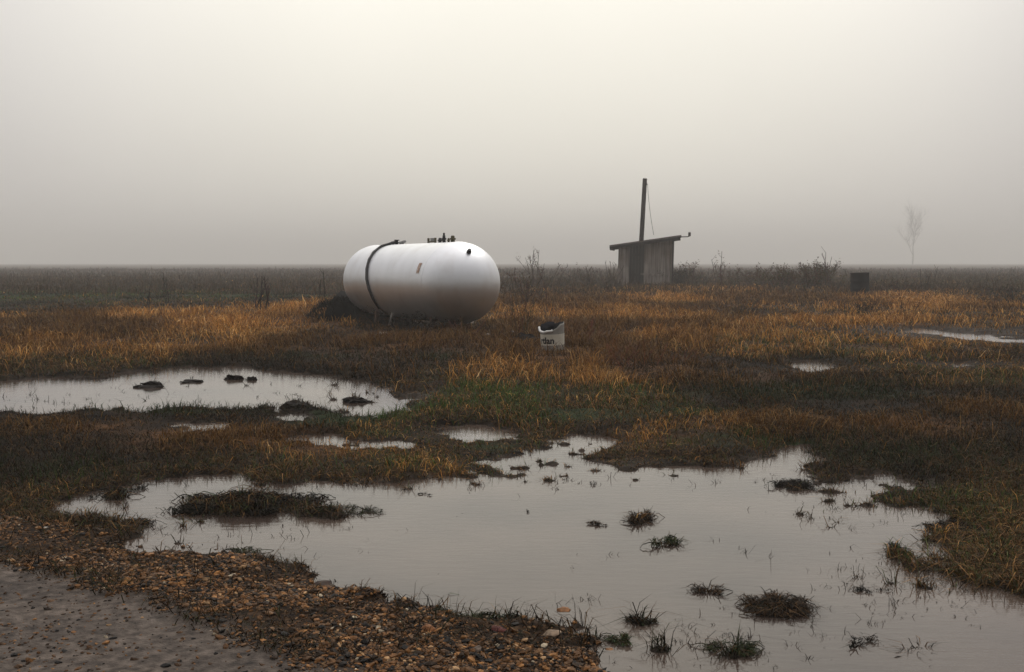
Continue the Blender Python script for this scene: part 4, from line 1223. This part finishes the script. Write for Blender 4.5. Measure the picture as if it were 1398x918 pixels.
YS_ = 50.0
def shed():
    k = YS_ / F
    base = at(845, HOR + F * H / YS_, YS_)
    w_ = 71 * k; dep = 2.1
    cx = at(880.5, 380, YS_).x
    t = empty('shed', (cx, YS_, 0), label='small leaning grey board shed with a single slope roof', cat='shed')
    g = hz(cx, YS_)
    yaw = R(-9)
    t.rotation_euler = (0, R(1.2), yaw)
    t.location = (cx, YS_, g - .05)
    zl = H + (HOR - 337) * k - g + .05; zr = H + (HOR - 325.5) * k - g + .05      # wall heights
    def ztop(x): return zl + (zr - zl) * (x + w_ / 2) / w_
    rng = random.Random(3)
    # front wall in three bays: left boards, dark door, right boards
    def boards(name, x0, x1, y, m, z0=0., th=.022, drop=0.):
        bm = bmesh.new(); x = x0
        while x < x1 - .02:
            bw = min(rng.uniform(.11, .17), x1 - x)
            zt = ztop(x + bw / 2) - .03 - drop
            zb = z0 + rng.uniform(0, .05)
            add_box(bm, (x + bw / 2, y + rng.uniform(-.006, .006), (zt + zb) / 2), (bw - .008, th, zt - zb))
            x += bw
        return link(name, bm_mesh(name, bm), m, t)
    fy = -dep / 2
    boards('wall', -w_ / 2, -w_ / 2 + .50, fy, M_GREYWOOD)
    boards('wall', -w_ / 2 + 1.18, w_ / 2, fy, M_GREYWOOD, .12)
    d = boards('door', -w_ / 2 + .51, -w_ / 2 + 1.17, fy + .06, M_DARKWOOD, .05, drop=.1)
    for zz in (.55, 1.45):
        bm = bmesh.new(); add_box(bm, (-w_ / 2 + .84, fy + .035, zz), (.62, .02, .10))
        link('door_batten', bm_mesh('door_batten', bm), M_DARKWOOD, d)
    boards('wall', -w_ / 2, w_ / 2, -fy, M_GREYWOOD)
    for sx in (-1, 1):
        bm = bmesh.new(); y = fy + .03
        zt = ztop(sx * w_ / 2)
        while y < -fy - .03:
            bw = min(rng.uniform(.11, .17), -fy - .03 - y)
            add_box(bm, (sx * (w_ / 2 - .012), y + bw / 2, (zt - .05) / 2), (.022, bw - .008, zt - .05))
            y += bw
        link('wall', bm_mesh('wall', bm), M_GREYWOOD, t)
    bm = bmesh.new(); add_box(bm, (w_ / 2 + .045, fy - .01, (zr - .12) / 2), (.08, .08, zr - .12), bevel=.006)
    link('corner_post', bm_mesh('corner_post', bm), M_DARKWOOD, t)
    # loose pale board and sill low on the right bay
    bm = bmesh.new(); add_box(bm, (.30, fy - .028, .58), (.95, .03, .10), Matrix.Rotation(R(2), 3, 'Y'))
    link('rail', bm_mesh('rail', bm), M_GREYWOOD, t)
    # roof
    sl = math.atan2(zr - zl, w_)
    ov = .38
    rl = (w_ + 2 * ov) / math.cos(sl)
    Rm = Matrix.Rotation(-sl, 3, 'Y')
    zc = (zl + zr) / 2
    bm = bmesh.new()
    add_box(bm, (0, 0, zc + .03), (rl, dep + .7, .05), Rm)
    nrib = 16
    for i in range(nrib):
        yy_ = -(dep + .7) / 2 + (i + .5) * (dep + .7) / nrib
        add_box(bm, Vector((0, yy_, zc + .03)) + Rm @ Vector((0, 0, .035)), (rl + .03, .05, .02), Rm)
    roof = link('roof', bm_mesh('roof', bm), M_TIN, t)
    for yy_ in (-(dep + .55) / 2, 0.0, (dep + .55) / 2):
        bm = bmesh.new(); add_box(bm, Vector((0, yy_, zc - .055)), (rl - .06, .06, .11), Rm, bevel=.005)
        link('rafter', bm_mesh('rafter', bm), M_DARKWOOD, roof)
    bm = bmesh.new(); add_box(bm, Vector((0, 0, zc - .04)) + Rm @ Vector((-rl / 2 + .02, 0, -.03)), (.05, dep + .6, .16), Rm, bevel=.005)
    link('fascia', bm_mesh('fascia', bm), M_DARKWOOD, roof)
    # rod with an elbow beyond the high eave
    e = Vector((0, -dep / 2, zc + .0)) + Rm @ Vector((rl / 2, 0, 0))
    bm = bmesh.new(); add_tube(bm, [e + Vector((-.5, 0, -.03)), e + Vector((.30, 0, .01)), e + Vector((.36, 0, .03)), e + Vector((.37, 0, .06))], .022, 8)
    rod = link('rod', bm_mesh('rod', bm, True), M_DARKWOOD, roof)
    bm = bmesh.new(); add_lathe(bm, [(0, .0), (.05, .0), (.06, .03), (.06, .15), (.04, .18), (0, .18)], 12, Matrix.Translation(e + Vector((.37, 0, .03))))
    link('rod_cap', bm_mesh('rod_cap', bm), M_DARKWOOD, rod)
shed()

def pole():
    y = YS_ + 2.4; k = y / F
    pt = at(880.5, 244, y); pb = at(875.2, 330, y)
    dx = (pt.x - pb.x) / (pt.z - pb.z)
    base = Vector((pb.x - dx * pb.z, y, 0))
    t = empty('utility_pole', base, label='tall dark wooden pole leaning slightly behind the shed', cat='pole')
    bm = bmesh.new()
    add_tube(bm, [(0, 0, -.2), (dx * pt.z * .5 + .01, 0, pt.z * .5), (dx * pt.z, 0, pt.z)], [.12, .11, .105], 14)
    link('shaft', bm_mesh('shaft', bm, True), M_DARKWOOD, t)
    w0 = at(884, 252, y - .1) - base
    w1 = at(892.5, 321, YS_ + .3) - base
    pts = []
    for f in np.linspace(0, 1, 10):
        q = w0.lerp(w1, f); q.x -= .04 * math.sin(f * math.pi); pts.append(q)
    bm = bmesh.new(); add_tube(bm, pts, .010, 6)
    link('wire', bm_mesh('wire', bm, True), mat('old_wire', (.05, .045, .04), .6), t)
    bm = bmesh.new(); add_lathe(bm, [(0, 0), (.03, 0), (.035, .04), (.02, .07), (0, .07)], 10, Matrix.Translation(w0 + Vector((-.03, 0, -.03))))
    link('insulator', bm_mesh('insulator', bm), M_DARKWOOD, t)
pole()

# ------------------------------------------------------------------ drum
def drum():
    y = 36.5; k = y / F
    p = at(1174, 399, y)
    t = empty('metal_drum', (p.x, y, hz(p.x, y) - .06), label='dark rusted metal drum standing alone in the field grass', cat='drum')
    t.rotation_euler = (0, R(-1.5), 0)
    hh = H + (HOR - 372.5) * k - hz(p.x, y) + .06; r = 12.2 * k
    M_D = noisy('burnt_steel', [(.3, (.005, .005, .006)), (.55, (.010, .009, .010)), (.75, (.028, .016, .012))], 5, .85, bump=.3, spec=.15)
    bm = bmesh.new()
    pr = [(0, .0), (r, .0), (r + .008, .012), (r, .03)]
    for f in (.33, .66):
        z = hh * f
        pr += [(r, z - .03), (r + .014, z), (r, z + .03)]
    pr += [(r, hh - .03), (r + .010, hh - .015), (r + .006, hh), (r - .01, hh), (r - .012, hh - .04), (r - .012, .03), (0, .03)]
    add_lathe(bm, pr, 36)
    link('barrel', bm_mesh('barrel', bm, True), M_D, t)
drum()

# ------------------------------------------------------------------ bare tree far off in the fog
def bare_tree():
    y = 560.0; k = y / F
    p = at(1246, HOR + F * H / y, y)
    t = empty('bare_tree', (p.x, y, 0), label='leafless tree fading into the fog beyond the field', cat='tree')
    rng = random.Random(12)
    hh = (HOR + 4 - 283) * k
    M_B = noisy('bark', [(.3, (.03, .026, .022)), (.7, (.07, .06, .05))], 2, .9)
    bmt = bmesh.new()
    tr = [Vector((0, 0, -.3)), Vector((.1, 0, hh * .16)), Vector((-.1, .1, hh * .30)), Vector((.15, 0, hh * .46))]
    add_tube(bmt, tr, [.34, .28, .24, .2], 10)
    link('trunk', bm_mesh('trunk', bmt, True), M_B, t)
    bmc = bmesh.new()
    def grow(p0, d, ln, r, lev):
        pts = [p0]; q = p0.copy(); dd = d.copy()
        for _ in range(4):
            dd = (dd + Vector((rng.gauss(0, .12), rng.gauss(0, .12), .10))).normalized()
            q = q + dd * ln / 4; pts.append(q.copy())
        add_tube(bmc, pts, [r * (1 - .6 * i / 4) for i in range(5)], 4 if lev > 1 else 6, cap=False)
        if lev >= 4: return
        for _ in range(5 if lev < 3 else 4):
            i = rng.randint(1, 4)
            a = rng.uniform(0, 6.3); s = rng.uniform(.45, .95)
            nd_ = (dd + Vector((math.cos(a), math.sin(a), .15)) * s).normalized()
            grow(pts[i], nd_, ln * rng.uniform(.5, .75), max(r * .5, .025), lev + 1)
    for s, pp in ((.16, tr[1]), (.3, tr[2]), (.3, tr[2]), (.4, tr[3]), (.4, tr[3]), (.4, tr[3])):
        a = rng.uniform(0, 6.3)
        grow(pp, Vector((math.cos(a) * .55, math.sin(a) * .55, 1)).normalized(), hh * rng.uniform(.28, .36), .17, 1)
    link('crown', bm_mesh('crown', bmc), M_B, t)
bare_tree()

# ------------------------------------------------------------------ fog
def haze():
    m = bpy.data.materials.new('fog_air')
    m.use_nodes = True
    n = m.node_tree.nodes; n.clear()
    o = n.new('ShaderNodeOutputMaterial'); v = n.new('ShaderNodeVolumePrincipled')
    v.inputs['Color'].default_value = (.94, .94, .90, 1)
    v.inputs['Density'].default_value = .0025
    v.inputs['Density Attribute'].default_value = ''
    v.inputs['Anisotropy'].default_value = .1
    m.node_tree.links.new(v.outputs[0], o.inputs['Volume'])
    bm = bmesh.new(); add_box(bm, (0, 1275, 14.9), (5900, 3250, 32.0))
    tag(link('haze', bm_mesh('haze', bm), m), 'pale winter fog lying over the whole field', 'fog', kind='stuff')
haze()
